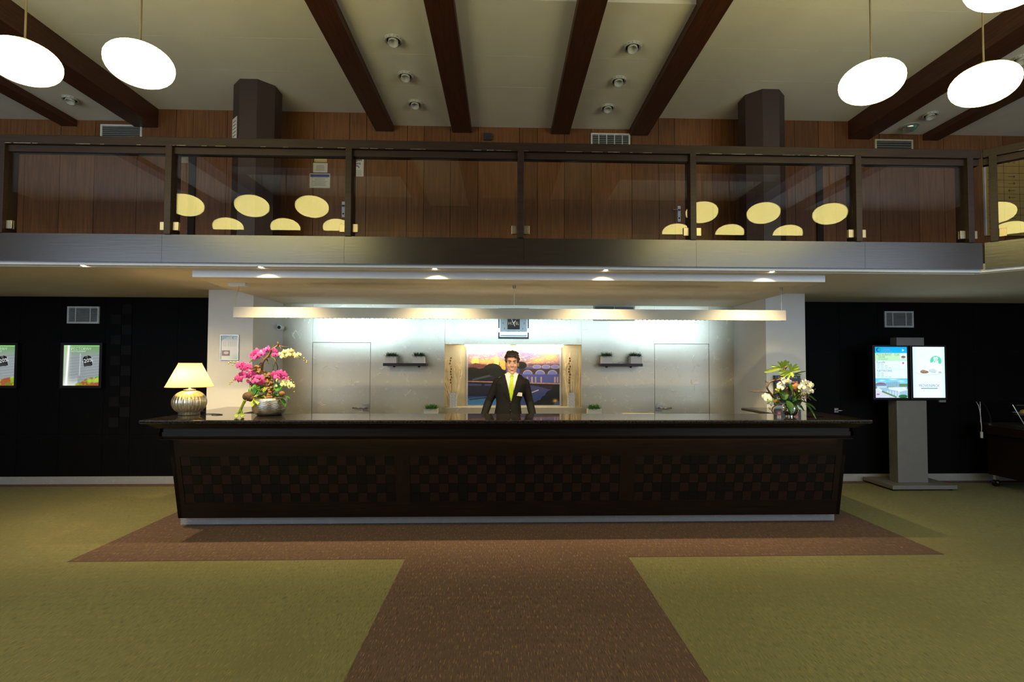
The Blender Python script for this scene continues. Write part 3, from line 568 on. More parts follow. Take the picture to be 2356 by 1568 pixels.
# linear pendant lamp
LY = 5.6; lx0, lx1 = X(540, 720, LY), X(1805, 724, LY); lz0, lz1 = 2.137, 2.248
t = thing('linear_lamp', 'long white linear lamp hanging above the reception desk', 'lamp', ((lx0+lx1)/2, LY, lz0))
MB().box(lx0, lx1, LY-.03, LY-.022, lz0, lz1).box(lx0, lx1, LY-.022, LY+.06, lz1-.008, lz1).box(lx0, lx0+.01, LY-.022, LY+.06, lz0, lz1-.008).box(lx1-.01, lx1, LY-.022, LY+.06, lz0, lz1-.008).build('housing', M('lamp_housing', (.38, .39, .40), .5, var=.02), t)
MB().tube([(lx0+.05, LY+.01, lz0+.06), (lx1-.05, LY+.01, lz0+.06)], .013, 8).build('tube_lamp', 'tube', t)
fin = bx(-.0015, .0015, -.020, .058, -.045, .02).mesh('fin', 'white')
for k in range(120): inst('louvre_fin', fin, t, (lx0+.03+(lx1-lx0-.06)*k/119, LY, lz0+.046))
for px_ in (1183, 1799):
    xx = X(px_, 690, LY); a = MB().tube([(xx, LY+.01, lz1), (xx, LY+.01, ZD-.02)], .0018, 5).build('wire', 'steel', t); MB().lathe([(.012, -.03), (.016, 0), (.002, 0)], (xx, LY+.01, ZD), 12).build('wire_anchor', 'rod', a)
xx = X(550, 645, 5.6); bx(xx-.09, xx+.09, 5.55, 5.64, ZD-.03, ZD).build('ceiling_canopy', 'white_gloss', t)
MB().tube([(xx, LY, ZD-.03), (xx-.005, LY, ZD-.08), (xx-.03, LY, ZD-.14), (xx-.045, LY, ZD-.19), (xx-.03, LY, lz1)], .004, 6).build('supply_cable', 'cable_c', t, True)
L3 = (lx1-lx0)
for a, b, pw in ((0, .2, 3.3), (.2, .8, 3.4), (.8, 1, 3.3)):
    xc = lx0+L3*(a+b)/2
    light('linear_beam', 'AREA', (xc, LY+.075, lz0+.06), (xc, LY+2, lz0+.08), pw, (.58, .83, 1.0), t, shape='RECTANGLE', size=L3*(b-a)*.98, size_y=.05, spread=.62)
# ------------------------------------------------------------------ reception desk
CT = 1.12; CX0, CX1 = -3.40, 3.60; CYF, CYB = 4.985, 5.66
def top_poly(o): return [(CX0+o, CYF+o), (CX1-o, CYF+o), (CX1-o, 6.475), (CX1-.62+o, 6.475), (CX1-.62+o, CYB-o), (CX0+.62-o, CYB-o), (CX0+.62-o, 6.56), (CX0+o, 6.56)]
desk = thing('reception_desk', 'long dark wood reception desk with checkered tile panels', 'desk', (0.1, 5.3, 0))
MB().prism(top_poly(0), CT-.035, CT).build('granite_top', 'granite', desk, bevel=.012)
def prof_band(nm, o, z0, z1, dy, mat='counter', o2=None):
    o2 = o if o2 is None else o2; P0 = [(CX0+o, CYF+o*dy), (CX1-o, CYF+o*dy), (CX1-o, 6.5), (CX0+o, 6.5)]; P1 = [(CX0+o2, CYF+o2*dy), (CX1-o2, CYF+o2*dy), (CX1-o2, 6.5), (CX0+o2, 6.5)]
    # front and two side boards
    m = MB(); th = .03
    for (A, B_) in ((0, 1), (1, 2), (3, 0)):
        a0, b0, a1, b1 = Vector(P0[A]), Vector(P0[B_]), Vector(P1[A]), Vector(P1[B_]); d = (b0-a0).normalized(); n_ = Vector((-d.y, d.x))*th
        if A == 0:
            m.hexa([(*a0, z0), (*b0, z0), (*(b0+n_), z0), (*(a0+n_), z0)], [(*a1, z1), (*b1, z1), (*(b1+n_), z1), (*(a1+n_), z1)])
        else:
            m.hexa([(*a0, z0), (*b0, z0), (*(b0+n_), z0), (*(a0+n_), z0)], [(*a1, z1), (*b1, z1), (*(b1+n_), z1), (*(a1+n_), z1)])
    return m.build(nm, mat, desk)
prof_band('moulding', .055, 1.060, 1.085, 1, o2=.03); prof_band('moulding', .085, 1.035, 1.060, 1, o2=.06); prof_band('moulding', .125, .995, 1.035, 1); prof_band('moulding', .118, .955, .995, 1); prof_band('moulding', .135, .925, .955, 1, o2=.12)
MB().prism([(CX0+.12, CYF+.12), (CX1-.12, CYF+.12), (CX1-.12, CYF+.32), (CX0+.12, CYF+.32)], .922, .926).build('cornice_underside', 'counter', desk)
# sloping front: top at z=.922 offset yt, bottom z=.10 offset yb
yt, yb, zt, zb = CYF+.21, CYF+.40, .922, .10
xt0, xt1 = X(388, 1013, yt), X(1950, 1013, yt); xb0, xb1 = X(410, 1188, yb), X(1931, 1181, yb)
def fp(u, v, d=0):   # u across 0..1, v up 0..1 on the sloping front; d out of the surface
    x = (xb0+(xb1-xb0)*u)*(1-v)+(xt0+(xt1-xt0)*u)*v; y = yb+(yt-yb)*v; z = zb+(zt-zb)*v
    n_ = Vector((0, -(zt-zb), -(yb-yt))).normalized(); return Vector((x, y, z))+n_*d
def fpx(px, py):     # pixel -> (u, v) on the front
    d = ROT @ Vector(((px-PPX)/F, -(py-PPY)/F, -1)); n_ = Vector((0, -(zt-zb), -(yb-yt))).normalized(); P0 = Vector((0, yb, zb)); tt = (P0-CAM).dot(n_)/d.dot(n_); p = CAM+d*tt
    v = (p.z-zb)/(zt-zb); a = xb0*(1-v)+xt0*v; b = xb1*(1-v)+xt1*v; return (p.x-a)/(b-a), v
def fbox(m, u0, u1, v0, v1, d0, d1): return m.hexa([fp(u0, v0, d0), fp(u1, v0, d0), fp(u1, v0, d1), fp(u0, v0, d1)], [fp(u0, v1, d0), fp(u1, v1, d0), fp(u1, v1, d1), fp(u0, v1, d1)])
fbox(MB(), 0, 1, 0, 1, -.06, -.014).build('front_backing', 'counter', desk)
pu = [(fpx(419, 1100)[0], fpx(909, 1100)[0]), (fpx(943, 1100)[0], fpx(1425, 1100)[0]), (fpx(1460, 1100)[0], fpx(1918, 1100)[0])]
pv0, pv1 = fpx(1180, 1153)[1], fpx(1180, 1048)[1]
fbox(MB(), 0, 1, pv1, 1, -.014, 0).build('top_rail', 'counter', desk); fbox(MB(), 0, 1, 0, pv0, -.014, 0).build('bottom_rail', 'counter', desk)
st = [(0, pu[0][0]), (pu[0][1], pu[1][0]), (pu[1][1], pu[2][0]), (pu[2][1], 1)]
for a, b in st: fbox(MB(), a, b, pv0, pv1, -.014, 0).build('stile', 'counter_v', desk)
ang = math.atan2(yb-yt, zt-zb)
for a, b in pu:
    pn = fbox(MB(), a, b, pv0, pv1, -.0145, -.012).build('tile_panel', 'counter', desk)
    fbox(MB(), a, b, pv0, pv0+.006, -.012, .002).build('sill_bead', 'counter', desk)
    W_ = (fp(b, .5)-fp(a, .5)).x/22; H_ = (fp(.5, pv1)-fp(.5, pv0)).length/5
    tms = [MB().box(-W_/2+.001, W_/2-.001, -.007, 0, -H_/2+.0012, H_/2-.0012).mesh('tile', mt) for mt in ('tile_a', 'tile_b')]
    for i in range(22):
        for j in range(5):
            c = fp(a+(b-a)*(i+.5)/22, pv0+(pv1-pv0)*(j+.5)/5, -.012); k = (i+j) % 2
            if random.random() < .08: k = 1
            inst('tile', tms[k], pn, c+Vector((0, random.uniform(0, .0015), 0)), (ang+random.uniform(-.006, .006), 0, random.uniform(-.004, .004)))
# sides, plinth
for s, xt_, xb_ in ((1, xt0, xb0), (-1, xt1, xb1)):
    MB().hexa([(xb_, yb, zb), (xb_+s*.04, yb, zb), (xb_+s*.04, 6.5, zb), (xb_, 6.5, zb)], [(xt_, yt, zt), (xt_+s*.04, yt, zt), (xt_+s*.04, 6.5, zt), (xt_, 6.5, zt)]).build('end_panel', 'counter_v', desk)
px0, px1, ypl = -3.295, 3.525, 5.495
MB().box(px0, px1, ypl, ypl+.03, .004, .102).box(px0, px0+.03, ypl+.03, 6.5, .004, .102).box(px1-.03, px1, ypl+.03, 6.5, .004, .102).build('plinth', 'silver_low', desk)
bx(xt0+.1, xt1-.1, yt-.035, yt-.02, .9185, .9215).build('led_strip', 'led_warm', desk)
bx(CX0+.62, CX1-.62, CYB-.02, 6.05, .87, .90).build('work_surface', 'white_gloss', desk); bx(-3.2, 3.45, CYB-.06, CYB-.03, .1, CT-.036).build('back_panel', 'counter', desk)
# back credenza under the silver wall
cz = thing('credenza', 'low silver cabinet below the picture niche', 'cabinet', (.1, 7.2, 0)); CZ = .875
bx(-1.6, 2.0, 7.08, YS-.001, 0, CZ-.03).build('body', 'silver', cz); bx(-1.62, 2.02, 7.06, YS-.001, CZ-.03, CZ).build('top', 'silver', cz)
for k in range(6): a = bx(-1.58+k*.595, -1.58+k*.595+.585, 7.068, 7.08, .08, CZ-.04).build('door', 'silver', cz); bx(-1.58+k*.595+.27, -1.58+k*.595+.31, 7.05, 7.068, .6, .72).build('handle', 'steel', a)
fx0, fx1, fz = X(1432, 951, 5.95), X(1505, 951, 5.95), Z(1468, 950.5, 5.95)
ff = thing('file_folder', 'cream file folder standing on the desk before the silver door', 'folder', ((fx0+fx1)/2, 5.95, .9))
bx(fx0, fx1, 5.94, 5.945, .901, fz).build('cover', 'paper_y', ff); bx(fx0, fx1, 5.965, 5.97, .901, fz).build('cover', 'paper_y', ff); bx(fx0+.005, fx1-.005, 5.945, 5.965, .901, fz-.006).build('pages', 'paper', ff)
# ------------------------------------------------------------------ table lamp
lp = hit(427, 955, 2, CT); LX, LYy = lp.x, lp.y+.06
t = thing('table_lamp', 'lit table lamp with cream shade and ribbed silver base', 'lamp', (LX, LYy, CT)); k_ = LYy/1200*.85
bh = (955-898)*LYy/1200; bw = 40*k_
prof = [(.09, 0), (.10, .006)]+[(bw*math.sin(th)**.8, bh*.5-bh*.47*math.cos(th)) for th in np.linspace(.55, PI-.32, 14)]
MB().lathe(prof, t.location, 112, lambda a, z: .055*abs(math.sin(a*14))-.03 if .01 < z < bh*.97 else 0).build('ribbed_base', 'lamp_metal', t, True)
MB().lathe([(.05, bh-.018), (.056, bh-.012), (.056, bh), (.03, bh+.004), (.012, bh+.006), (.012, bh+.05)], t.location, 24).build('neck', 'brass', t, True)
z0, z1 = Z(427, 889, LYy)-CT, Z(427, 835, LYy)-CT; r0, r1 = 56*k_, 26.5*k_
m = MB().lathe([(r0, z0), (r1, z1)], t.location, 48, cap=False); m.build('lamp_shade', 'shade', t, True)
MB().tube([t.location+Vector((r0*math.cos(a), r0*math.sin(a), z0)) for a in np.linspace(0, 2*PI, 49)], .003, 5).build('shade_rim', 'shade', t); MB().tube([t.location+Vector((r1*math.cos(a), r1*math.sin(a), z1)) for a in np.linspace(0, 2*PI, 37)], .003, 5).build('shade_rim', 'shade', t)
MB().ball(t.location+Vector((0, 0, z0+.10)), (.03, .03, .045)).build('bulb', emis('bulb_glow', (1, .72, .35), 6), t, True)
light('lamp_glow', 'POINT', t.location+Vector((.0, -.036, z0+.10)), t.location, 6, (1, .68, .30), t, shadow_soft_size=.03)
light('lamp_glow', 'POINT', t.location+Vector((.0, .036, z0+.05)), t.location, 4, (1, .68, .30), t, shadow_soft_size=.03)
MB().tube([t.location+Vector(p) for p in ((.12, .05, .006), (.22, .06, .005), (.30, .03, .005), (.34, .0, .005), (.30, -.03, .005), (.24, -.02, .005))], .0035, 6).build('power_cord', 'ink', t, True)
# ------------------------------------------------------------------ plant helpers
def leaf_mesh(name, L, W, bend=.3, cup=.15, n=7, mat='leaf'):
    vs = []; fs = []
    for i in range(n+1):
        u = i/n; w_ = W*math.sin(PI*min(u*.93+.05, 1))**.8/2 if u < 1 else .001; z = -bend*L*u*u; y = L*u*(1-.2*bend*u)
        for q, c in ((-1, cup), (0, 0), (1, cup)): vs.append((q*w_, y, z+abs(q)*w_*c*2))
    for i in range(n):
        for q in range(2): fs.append((i*3+q, i*3+q+1, i*3+q+4, i*3+q+3))
    m = MB(); m.add(vs, fs); m.add([(a, b, c-.0015) for a, b, c in vs], [f[::-1] for f in fs]); return m.mesh(name, mat, smooth=True, recalc=False)
def flower_mesh(name, mat, r=.032):
    m = MB()
    for ang, L, W in ((90, 1, .62), (210, .95, .6), (330, .95, .6), (8, 1.02, .95), (172, 1.02, .95)):
        a = math.radians(ang); d = Vector((math.cos(a), 0, math.sin(a))); s_ = Vector((-math.sin(a), 0, math.cos(a))); vs = [Vector((0, 0, 0))]; nn = 9
        for i in range(nn):
            th = 2*PI*i/nn; p = d*(r*L*(.52-.5*math.cos(th)))+s_*(r*W*.55*math.sin(th)); rr = p.length/r; vs.append(p+Vector((0, -.006+.010*rr*rr*(1 if ang not in (8, 172) else .4), 0)))
        c = d*r*L*.52+Vector((0, -.006, 0)); vs[0] = c
        m.add(vs, [(0, i+1, (i+1) % nn+1) for i in range(nn)])
    return m.mesh(name, mat, smooth=True, recalc=False)
def lip_mesh(name, mat): return MB().ball((0, -.010, -.006), (.008, .009, .010), 8, 6).mesh(name, mat, smooth=True)
FM = {k: flower_mesh('blossom', k, r) for k, r in (('pink', .039), ('cream', .036), ('wpet', .041))}
LM = {'pink': lip_mesh('lip', 'pink_l'), 'cream': lip_mesh('lip', 'bud'), 'wpet': lip_mesh('lip', 'bud')}
budm = MB().ball((0, 0, 0), (.0075, .0075, .0095), 8, 6).mesh('bud', 'bud', smooth=True)
def blossom(kind, p, par, s=1, fx=0, fz=0):
    o = inst('blossom', FM[kind], par, p, (random.uniform(-.45, .35)+fx, random.uniform(-.4, .4), random.uniform(-.6, .6)+fz), s*random.uniform(.88, 1.1))
    l_ = bpy.data.objects.new('lip', LM[kind]); COL.objects.link(l_); l_.parent = o; return o
# ------------------------------------------------------------------ orchid bowl
ob = hit(607, 957, 2, CT); OX, OY = ob.x, ob.y+.13
t = thing('orchid_arrangement', 'silver bowl of pink and cream orchids with bark and branch', 'flowers', (OX, OY, CT)); k_ = OY/1200
def above(px, py, Y):
    p = hit(px, py, 1, Y); return p if p.z > CT+.014 else hit(px, py, 2, CT+.014)
def zp(zx, zy, dy=0): return above(500+zx/7.126, 760+zy/7.126, OY+dy)
bh = .178
MB().lathe([(.095, 0), (.12, .004), (.147, .03), (.163, .065), (.169, .11), (.167, .15), (.165, bh), (.157, bh), (.157, .12), (.02, .10)], t.location, 40, cap=False).build('bowl', 'bowl', t, True)
MB().lathe([(.157, .155), (.10, .175), (.002, .18)], t.location, 24).build('moss', 'moss', t, True)
def remesh(prims, vox, smooth_it=3, disp=0, dscale=20):
    m = MB()
    for f in prims: f(m)
    me = bpy.data.meshes.new('tmp'); me.from_pydata(m.v, [], m.f); o = bpy.data.objects.new('tmp', me)
    r = o.modifiers.new('r', 'REMESH'); r.mode = 'VOXEL'; r.voxel_size = vox
    if smooth_it: q = o.modifiers.new('s', 'SMOOTH'); q.iterations = smooth_it; q.factor = .5
    out = bake(o); bpy.data.objects.remove(o); bpy.data.meshes.remove(me)
    if disp:
        n_ = len(out.vertices); co = np.empty(n_*3); out.vertices.foreach_get('co', co); no = np.empty(n_*3); out.vertex_normals.foreach_get('vector', no); co = co.reshape(-1, 3); no = no.reshape(-1, 3)
        co += no*(disp*np.array([mnoise.noise(Vector(c)*dscale) for c in co]))[:, None]; out.vertices.foreach_set('co', co.ravel()); out.update()
    out.polygons.foreach_set('use_smooth', [True]*len(out.polygons)); return out
def meshobj(name, me, mat, parent, world=True):
    if world: me.transform(Matrix.Translation(-origin(parent)))
    me.materials.clear(); me.materials.append(MT[mat]); me.name = name; o = bpy.data.objects.new(name, me); COL.objects.link(o); o.parent = parent; return o
u_ = k_/7.126
pr = [lambda m, a=a: m.ball(zp(a[0], a[1], a[3]), (a[2]*u_*1.12, .05, a[2]*u_*1.2), 12, 8) for a in ((640, 650, 62, .03), (690, 740, 95, .02), (760, 800, 105, .0), (640, 850, 85, .03), (700, 900, 90, .02), (840, 850, 68, .0), (860, 740, 45, 0), (850, 960, 62, .0), (850, 1060, 62, -.01), (800, 1120, 75, 0))]
meshobj('bark_piece', remesh(pr, .006, 1, .016, 55), 'bark', t)
def limb(name, pts, r0, r1, par=t, mat='branch', dy=0, zf=None):
    zf = zf or zp; P = [zf(a, b, dy+.015*math.sin(i*1.7)) for i, (a, b) in enumerate(pts)]; return MB().tube(P, list(np.linspace(r0, r1, len(P))), 7).build(name, mat, par, True)
limb('branch', [(730, 640), (735, 580), (745, 530), (780, 465), (830, 420), (865, 370), (885, 315), (930, 285), (975, 260), (1000, 235), (990, 190)], .013, .008, dy=-.01)
limb('branch', [(820, 435), (880, 430), (930, 455), (965, 530), (990, 600), (985, 660), (960, 700), (950, 800)], .007, .004); limb('branch', [(760, 490), (735, 440), (700, 430)], .007, .003); limb('branch', [(1000, 250), (1060, 258), (1155, 270)], .005, .0015); limb('branch', [(810, 470), (830, 500), (845, 540)], .006, .003); limb('branch', [(700, 580), (690, 560), (715, 530), (745, 520)], .006, .004); limb('branch', [(1010, 240), (1035, 280), (1045, 300)], .007, .004); limb('branch', [(900, 300), (920, 265), (925, 250)], .006, .003)
for pts in ([(540, 1020), (535, 900), (520, 860)], [(675, 1000), (672, 850), (620, 800)], [(890, 720), (940, 540), (1000, 430), (1080, 390)], [(945, 950), (945, 800), (920, 620), (890, 450), (880, 380)], [(960, 900), (955, 790), (1000, 740)], [(1080, 380), (1210, 340), (1320, 400), (1420, 470), (1465, 520)], [(520, 660), (430, 680)], [(490, 620), (400, 560), (300, 540), (180, 525)], [(420, 770), (300, 800), (205, 870)], [(1100, 740), (1180, 770), (1270, 890)], [(1120, 860), (1210, 910), (1260, 1010)], [(700, 400), (580, 480), (520, 530)]):
    limb('stem', pts, .0028, .0018, mat='leaf_d', dy=-.03)
pk = [(430, 560), (500, 590), (370, 570), (470, 630), (400, 615), (650, 350), (720, 380), (600, 400), (670, 415), (640, 440), (750, 350), (590, 430), (830, 300), (800, 325), (945, 335), (950, 395), (490, 750), (610, 750), (410, 715), (370, 810), (510, 835), (620, 830), (715, 770), (740, 845), (560, 695), (430, 765), (320, 780), (940, 720), (1030, 695), (1100, 720), (1040, 755), (1120, 795), (985, 765)]
for a, b in pk: blossom('pink', zp(a, b, random.uniform(-.12, -.05)), t)
for a, b in [(1040, 390), (1095, 350), (1080, 425), (1150, 350), (1215, 335), (1165, 400), (1260, 400), (1290, 425), (1330, 395), (1000, 815), (1075, 835), (1130, 850), (1085, 885), (1190, 890), (1215, 915)]: blossom('cream', zp(a, b, random.uniform(-.12, -.05)), t, .92)
for a, b in [(1420, 455), (1425, 490), (1465, 500), (1465, 522), (1355, 462), (215, 510), (270, 520), (300, 575), (250, 560), (185, 535), (330, 517), (265, 800), (250, 840), (210, 850), (205, 875), (1170, 765), (1210, 810), (1250, 850), (1265, 890), (1235, 965), (1260, 1005), (600, 462), (550, 495), (555, 440), (575, 505)]: inst('bud', budm, t, zp(a, b, -.06), None, random.uniform(.8, 1.15))
def stand(meshname, p, yaw, pitch, par=t, s=1, roll=0):
    inst('leaf', meshname, par, p, (pitch, roll, yaw), s)
L1 = leaf_mesh('leaf', .12, .062, .25); L2 = leaf_mesh('leaf', .115, .07, .5, mat='leaf_l'); L3m = leaf_mesh('leaf', .10, .045, .4)
for a, b, yw, pt, mm, s in ((560, 1090, .5, 1.3, L1, 1), (590, 1060, .1, 1.45, L1, 1), (620, 1080, -.3, 1.25, L1, 1.05), (600, 1100, .9, 1.2, L1, .9), (640, 1120, -2.6, .1, L2, 1.05), (680, 1130, 2.9, -.1, L2, 1), (660, 1080, -1.9, .35, L2, .9), (970, 1000, .3, 1.2, L1, .9), (1010, 990, -.4, 1.1, L1, .9), (1060, 1080, -1.9, .2, L3m, 1), (1040, 1110, -2.1, -.5, L3m, 1.1), (980, 1060, -2.7, .4, L3m, .9), (740, 1080, 2.6, .5, L2, .8), (760, 1010, .2, 1.1, L2, .7)): stand(mm, zp(a, b, -.09), yw, pt, s=s)
for a, b, m_, r in ((505, 1080, 'nut', .055), (550, 1110, 'nut', .04), (1060, 1035, 'nut_o', .03), (830, 1100, 'nut_o', .022), (880, 1095, 'nut_o', .022), (860, 1015, 'nut_o', .02)):
    MB().ball(zp(a, b, -.10 if r > .03 else -.12), (r, r*.8, r*.85), 14, 10).build('seed_shell', m_, t, True)
# fluffy greens and a trailing succulent
def tuft(name, c, n, L, spread, mat, par, w_=.004, up=.5):
    m = MB(); c = Vector(c)
    for i in range(n):
        a = random.uniform(0, 2*PI); e = random.uniform(up, 1.4); d = Vector((math.cos(a)*math.cos(e), math.sin(a)*math.cos(e), math.sin(e))); b = c+Vector((random.uniform(-spread, spread), random.uniform(-spread, spread), 0)); l_ = L*random.uniform(.6, 1.1)
        s_ = d.cross(Vector((0, 0, 1))); s_ = s_.normalized()*w_ if s_.length > .01 else Vector((w_, 0, 0)); p1 = b+d*l_*.6; p2 = b+d*l_*.9+Vector((d.x, d.y, -.4))*l_*.25
        m.add([b-s_*.5, b+s_*.5, p1+s_*.4, p1-s_*.4, p2], [(0, 1, 2, 3), (3, 2, 4)])
    o = m.build(name, mat, par, recalc=False); o['kind'] = 'stuff'; return o
tuft('greenery', zp(730, 1100, -.09), 90, .07, .045, 'moss', t); tuft('greenery', zp(960, 1090, -.07), 110, .075, .05, 'leaf_d', t); tuft('greenery', zp(760, 990, -.08), 50, .05, .03, 'leaf_l', t)
for pts in ([(455, 1150), (430, 1200), (395, 1270), (370, 1330), (330, 1370), (305, 1400), (315, 1425)], [(385, 1300), (400, 1360), (420, 1390), (400, 1425)]):
    P = [zp(a, b, -.17) for a, b in pts]; m = MB().tube(P, .005, 6)
    for i in range(len(P)-1):
        for q in range(5):
            c = P[i].lerp(P[i+1], q/5); 
            for a in np.linspace(0, 2*PI, 6)[:-1]: m.ball(c+Vector((.011*math.cos(a), .011*math.sin(a), .003)), (.0065, .0065, .004), 6, 4)
    m.build('trailing_succulent', 'leaf_l', t, True)
# ------------------------------------------------------------------ white flower arrangement
wb = hit(1820, 959, 2, CT); WX, WY = wb.x, wb.y+.06
t2 = thing('flower_arrangement', 'mirrored glass bowl of white orchids with driftwood and split leaves', 'flowers', (WX-.02, WY, CT)); k2 = WY/1200
def zq(zx, zy, dy=0): return above(1700+zx/8.71, 800+zy/8.71, WY+dy)
bc = zq(1022, 1225); rb = 212*k2/8.71; rb = min(rb, bc.z-CT+.004)
c0 = Vector((bc.x, WY, CT))
MB().lathe([(.045, .0)]+[(rb*math.sin(th), rb-.002-rb*math.cos(th)) for th in np.linspace(.45, 2.3, 16)]+[(rb*.70, rb*1.62), (rb*.66, rb*1.55)], c0, 36, cap=False).build('bowl', 'mirror', t2, True)
MB().lathe([(rb*.7, rb*1.55), (rb*.3, rb*1.75), (.002, rb*1.8)], c0, 20).build('moss', 'moss', t2, True)
def limb2(pts, r0, r1, dy=0, mat='branch', name='branch'): return limb(name, pts, r0, r1, t2, mat, dy, zq)
limb2([(700, 1010), (650, 930), (590, 850), (560, 790), (600, 700), (660, 665), (760, 650), (830, 630), (870, 570), (880, 500), (910, 420), (950, 370)], .009, .014); limb2([(640, 910), (560, 890), (480, 880), (400, 870), (320, 875), (225, 870)], .008, .004); limb2([(400, 870), (395, 835), (420, 850)], .004, .003); limb2([(600, 700), (560, 680), (520, 650)], .005, .002); limb2([(560, 680), (525, 690)], .004, .002); limb2([(660, 950), (760, 900), (800, 890)], .009, .008)
limb2([(740, 1340), (690, 1310), (660, 1250), (680, 1190), (760, 1140)], .006, .006, -.09); limb2([(1100, 1000), (1300, 960), (1400, 880), (1540, 820)], .005, .002, -.04); limb2([(1150, 960), (1280, 1010), (1400, 1000), (1440, 1050)], .006, .003, -.06); limb2([(1250, 1040), (1330, 1090), (1290, 1000)], .009, .006, -.08)
for pts in ([(1115, 880), (1070, 700), (1010, 570), (980, 550)], [(1265, 720), (1240, 620), (1180, 560), (1100, 520)], [(900, 1050), (760, 1020), (640, 1000)]): limb2(pts, .0035, .0025, -.03, 'leaf', 'stem')
def split_leaf(name, par, base, lobes, mat):
    m = MB(); B_ = Vector(base)
    for ang, L, wd, dy in lobes:
        d = Vector((math.cos(ang), dy, math.sin(ang))); s_ = Vector((-math.sin(ang), 0, math.cos(ang))); pts = []
        for u, ww in ((0, .5), (.35, .9), (.65, 1), (.85, .8), (1, .05)):
            c = B_+d*L*u+Vector((0, -.02*u, -.012*u*u)); pts.append((c-s_*wd*ww*.5, c+Vector((0, .004, 0)), c+s_*wd*ww*.5))
        vs = [p for q in pts for p in q]; fs = []
        for i in range(len(pts)-1):
            for q in range(2): fs.append((i*3+q, i*3+q+1, i*3+q+4, i*3+q+3))
        m.add(vs, fs); m.add([v+Vector((0, .0015, 0)) for v in vs], [f[::-1] for f in fs])
    m.build(name, mat, par, True, recalc=False)
U = k2/8.71
split_leaf('split_leaf', t2, zq(870, 400, -.02), [(math.radians(a), L*U, w_*U, dy) for a, L, w_, dy in ((188, 450, 70, -.2), (178, 260, 45, -.1), (165, 260, 40, .1), (128, 190, 50, 0), (105, 170, 55, -.1), (75, 190, 65, -.1), (58, 190, 60, -.2))], 'leaf_l')
split_leaf('split_leaf', t2, zq(1050, 480, -.05), [(math.radians(a), L*U, w_*U, dy) for a, L, w_, dy in ((175, 330, 75, -.2), (188, 310, 60, -.3), (200, 260, 50, -.3), (225, 160, 55, -.2), (115, 200, 55, 0), (98, 200, 45, 0), (62, 210, 75, 0), (45, 190, 60, 0), (22, 180, 50, -.1), (270, 80, 60, -.2))], 'leaf_l')
split_leaf('split_leaf', t2, zq(1090, 525, -.03), [(math.radians(a), L*U, w_*U, dy) for a, L, w_, dy in ((20, 250, 22, -.2), (5, 130, 25, -.2))], 'leaf_d')
for a, b in ((890, 640), (930, 680), (840, 740), (870, 780), (830, 800), (980, 670), (1230, 760), (1290, 720), (1340, 700), (1400, 720), (1450, 740), (1300, 790), (1380, 800), (1340, 850), (1260, 790), (1440, 760), (530, 970), (580, 1000), (560, 1020), (570, 1080), (630, 1100), (1430, 870)): blossom('wpet', zq(a, b, random.uniform(-.14, -.06)), t2, .95)
for a, b in ((1205, 870), (1435, 875), (775, 815), (760, 850), (740, 840), (790, 860), (610, 1200), (630, 1220), (650, 1150), (1260, 880), (1290, 930), (1320, 910)): inst('bud', budm, t2, zq(a, b, -.1), None, random.uniform(.9, 1.5))
G1 = leaf_mesh('leaf', .135, .07, .3, mat='leaf_d'); G2 = leaf_mesh('leaf', .12, .066, .5, mat='leaf_d'); G3 = leaf_mesh('leaf', .13, .02, .4, mat='leaf')
for a, b, yw, pt, mm, s in ((890, 1030, .25, 1.25, G1, 1.1), (930, 1040, -.15, 1.3, G1, 1.0), (1060, 880, .5, 1.4, G1, .9), (960, 1060, -3.0, -.6, G2, 1.1), (1010, 1090, 2.9, -.7, G2, 1), (920, 1040, -1.4, .15, G3, 1), (900, 1040, 1.7, .2, G3, 1.5), (1080, 1080, -1.2, .5, G2, 1), (1180, 1090, -1.8, .4, G2, .9)): stand(mm, zq(a, b, -.10), yw, pt, t2, s)
for a, b, m_, r in ((760, 1090, 'nut_o', .035), (690, 1080, 'nut_o', .025), (960, 850, 'nut', .045), (1140, 790, 'nut_o', .045), (1110, 1050, 'leaf_d', .042), (1190, 1060, 'moss', .035)): MB().ball(zq(a, b, -.05), (r, r*.7, r), 14, 10).build('seed_shell', m_, t2, True)
tuft('greenery', zq(960, 1080, -.03), 130, .07, .06, 'leaf_d', t2, .006, .1); tuft('greenery', zq(1120, 960, -.02), 90, .08, .06, 'moss', t2, .005, .2); tuft('greenery', zq(900, 900, .0), 70, .09, .05, 'branch', t2, .003, .3)
for a, b, yw, pt, mm, s_ in ((860, 1020, .7, 1.0, G1, .9), (1000, 960, -.5, 1.2, G1, .85), (1130, 1000, -.9, .9, G2, .9), (1030, 1110, -2.5, -.2, G2, .8), (830, 1090, 2.2, .1, G2, .8), (1180, 980, -.4, 1.1, G1, .7)): stand(mm, zq(a, b, -.07), yw, pt, t2, s_)
for pts in ([(1330, 1080), (1430, 1120), (1500, 1180), (1540, 1230)], [(1360, 1120), (1430, 1200), (1500, 1320), (1550, 1420)], [(1380, 930), (1480, 990), (1560, 1060)], [(1230, 1150), (1270, 1200), (1310, 1260)]):
    P = [zq(a, b, -.08) for a, b in pts]; m = MB().tube(P, .002, 5)
    for i in range(len(P)-1):
        for q in range(9):
            c = P[i].lerp(P[i+1], q/9); s_ = .022*(1-(i*9+q)/(len(P)*9)); m.add([c, c+Vector((-s_, 0, -.006)), c+Vector((-s_*.3, .004, .004))], [(0, 1, 2)]); m.add([c, c+Vector((s_, 0, -.006)), c+Vector((s_*.3, .004, .004))], [(0, 1, 2)])
    m.build('fern_frond', 'leaf_d', t2, recalc=False)
tuft('greenery', zq(830, 1010, -.06), 60, .06, .03, 'moss', t2); tuft('greenery', zq(1250, 980, -.06), 80, .06, .05, 'branch', t2, .003, .1)
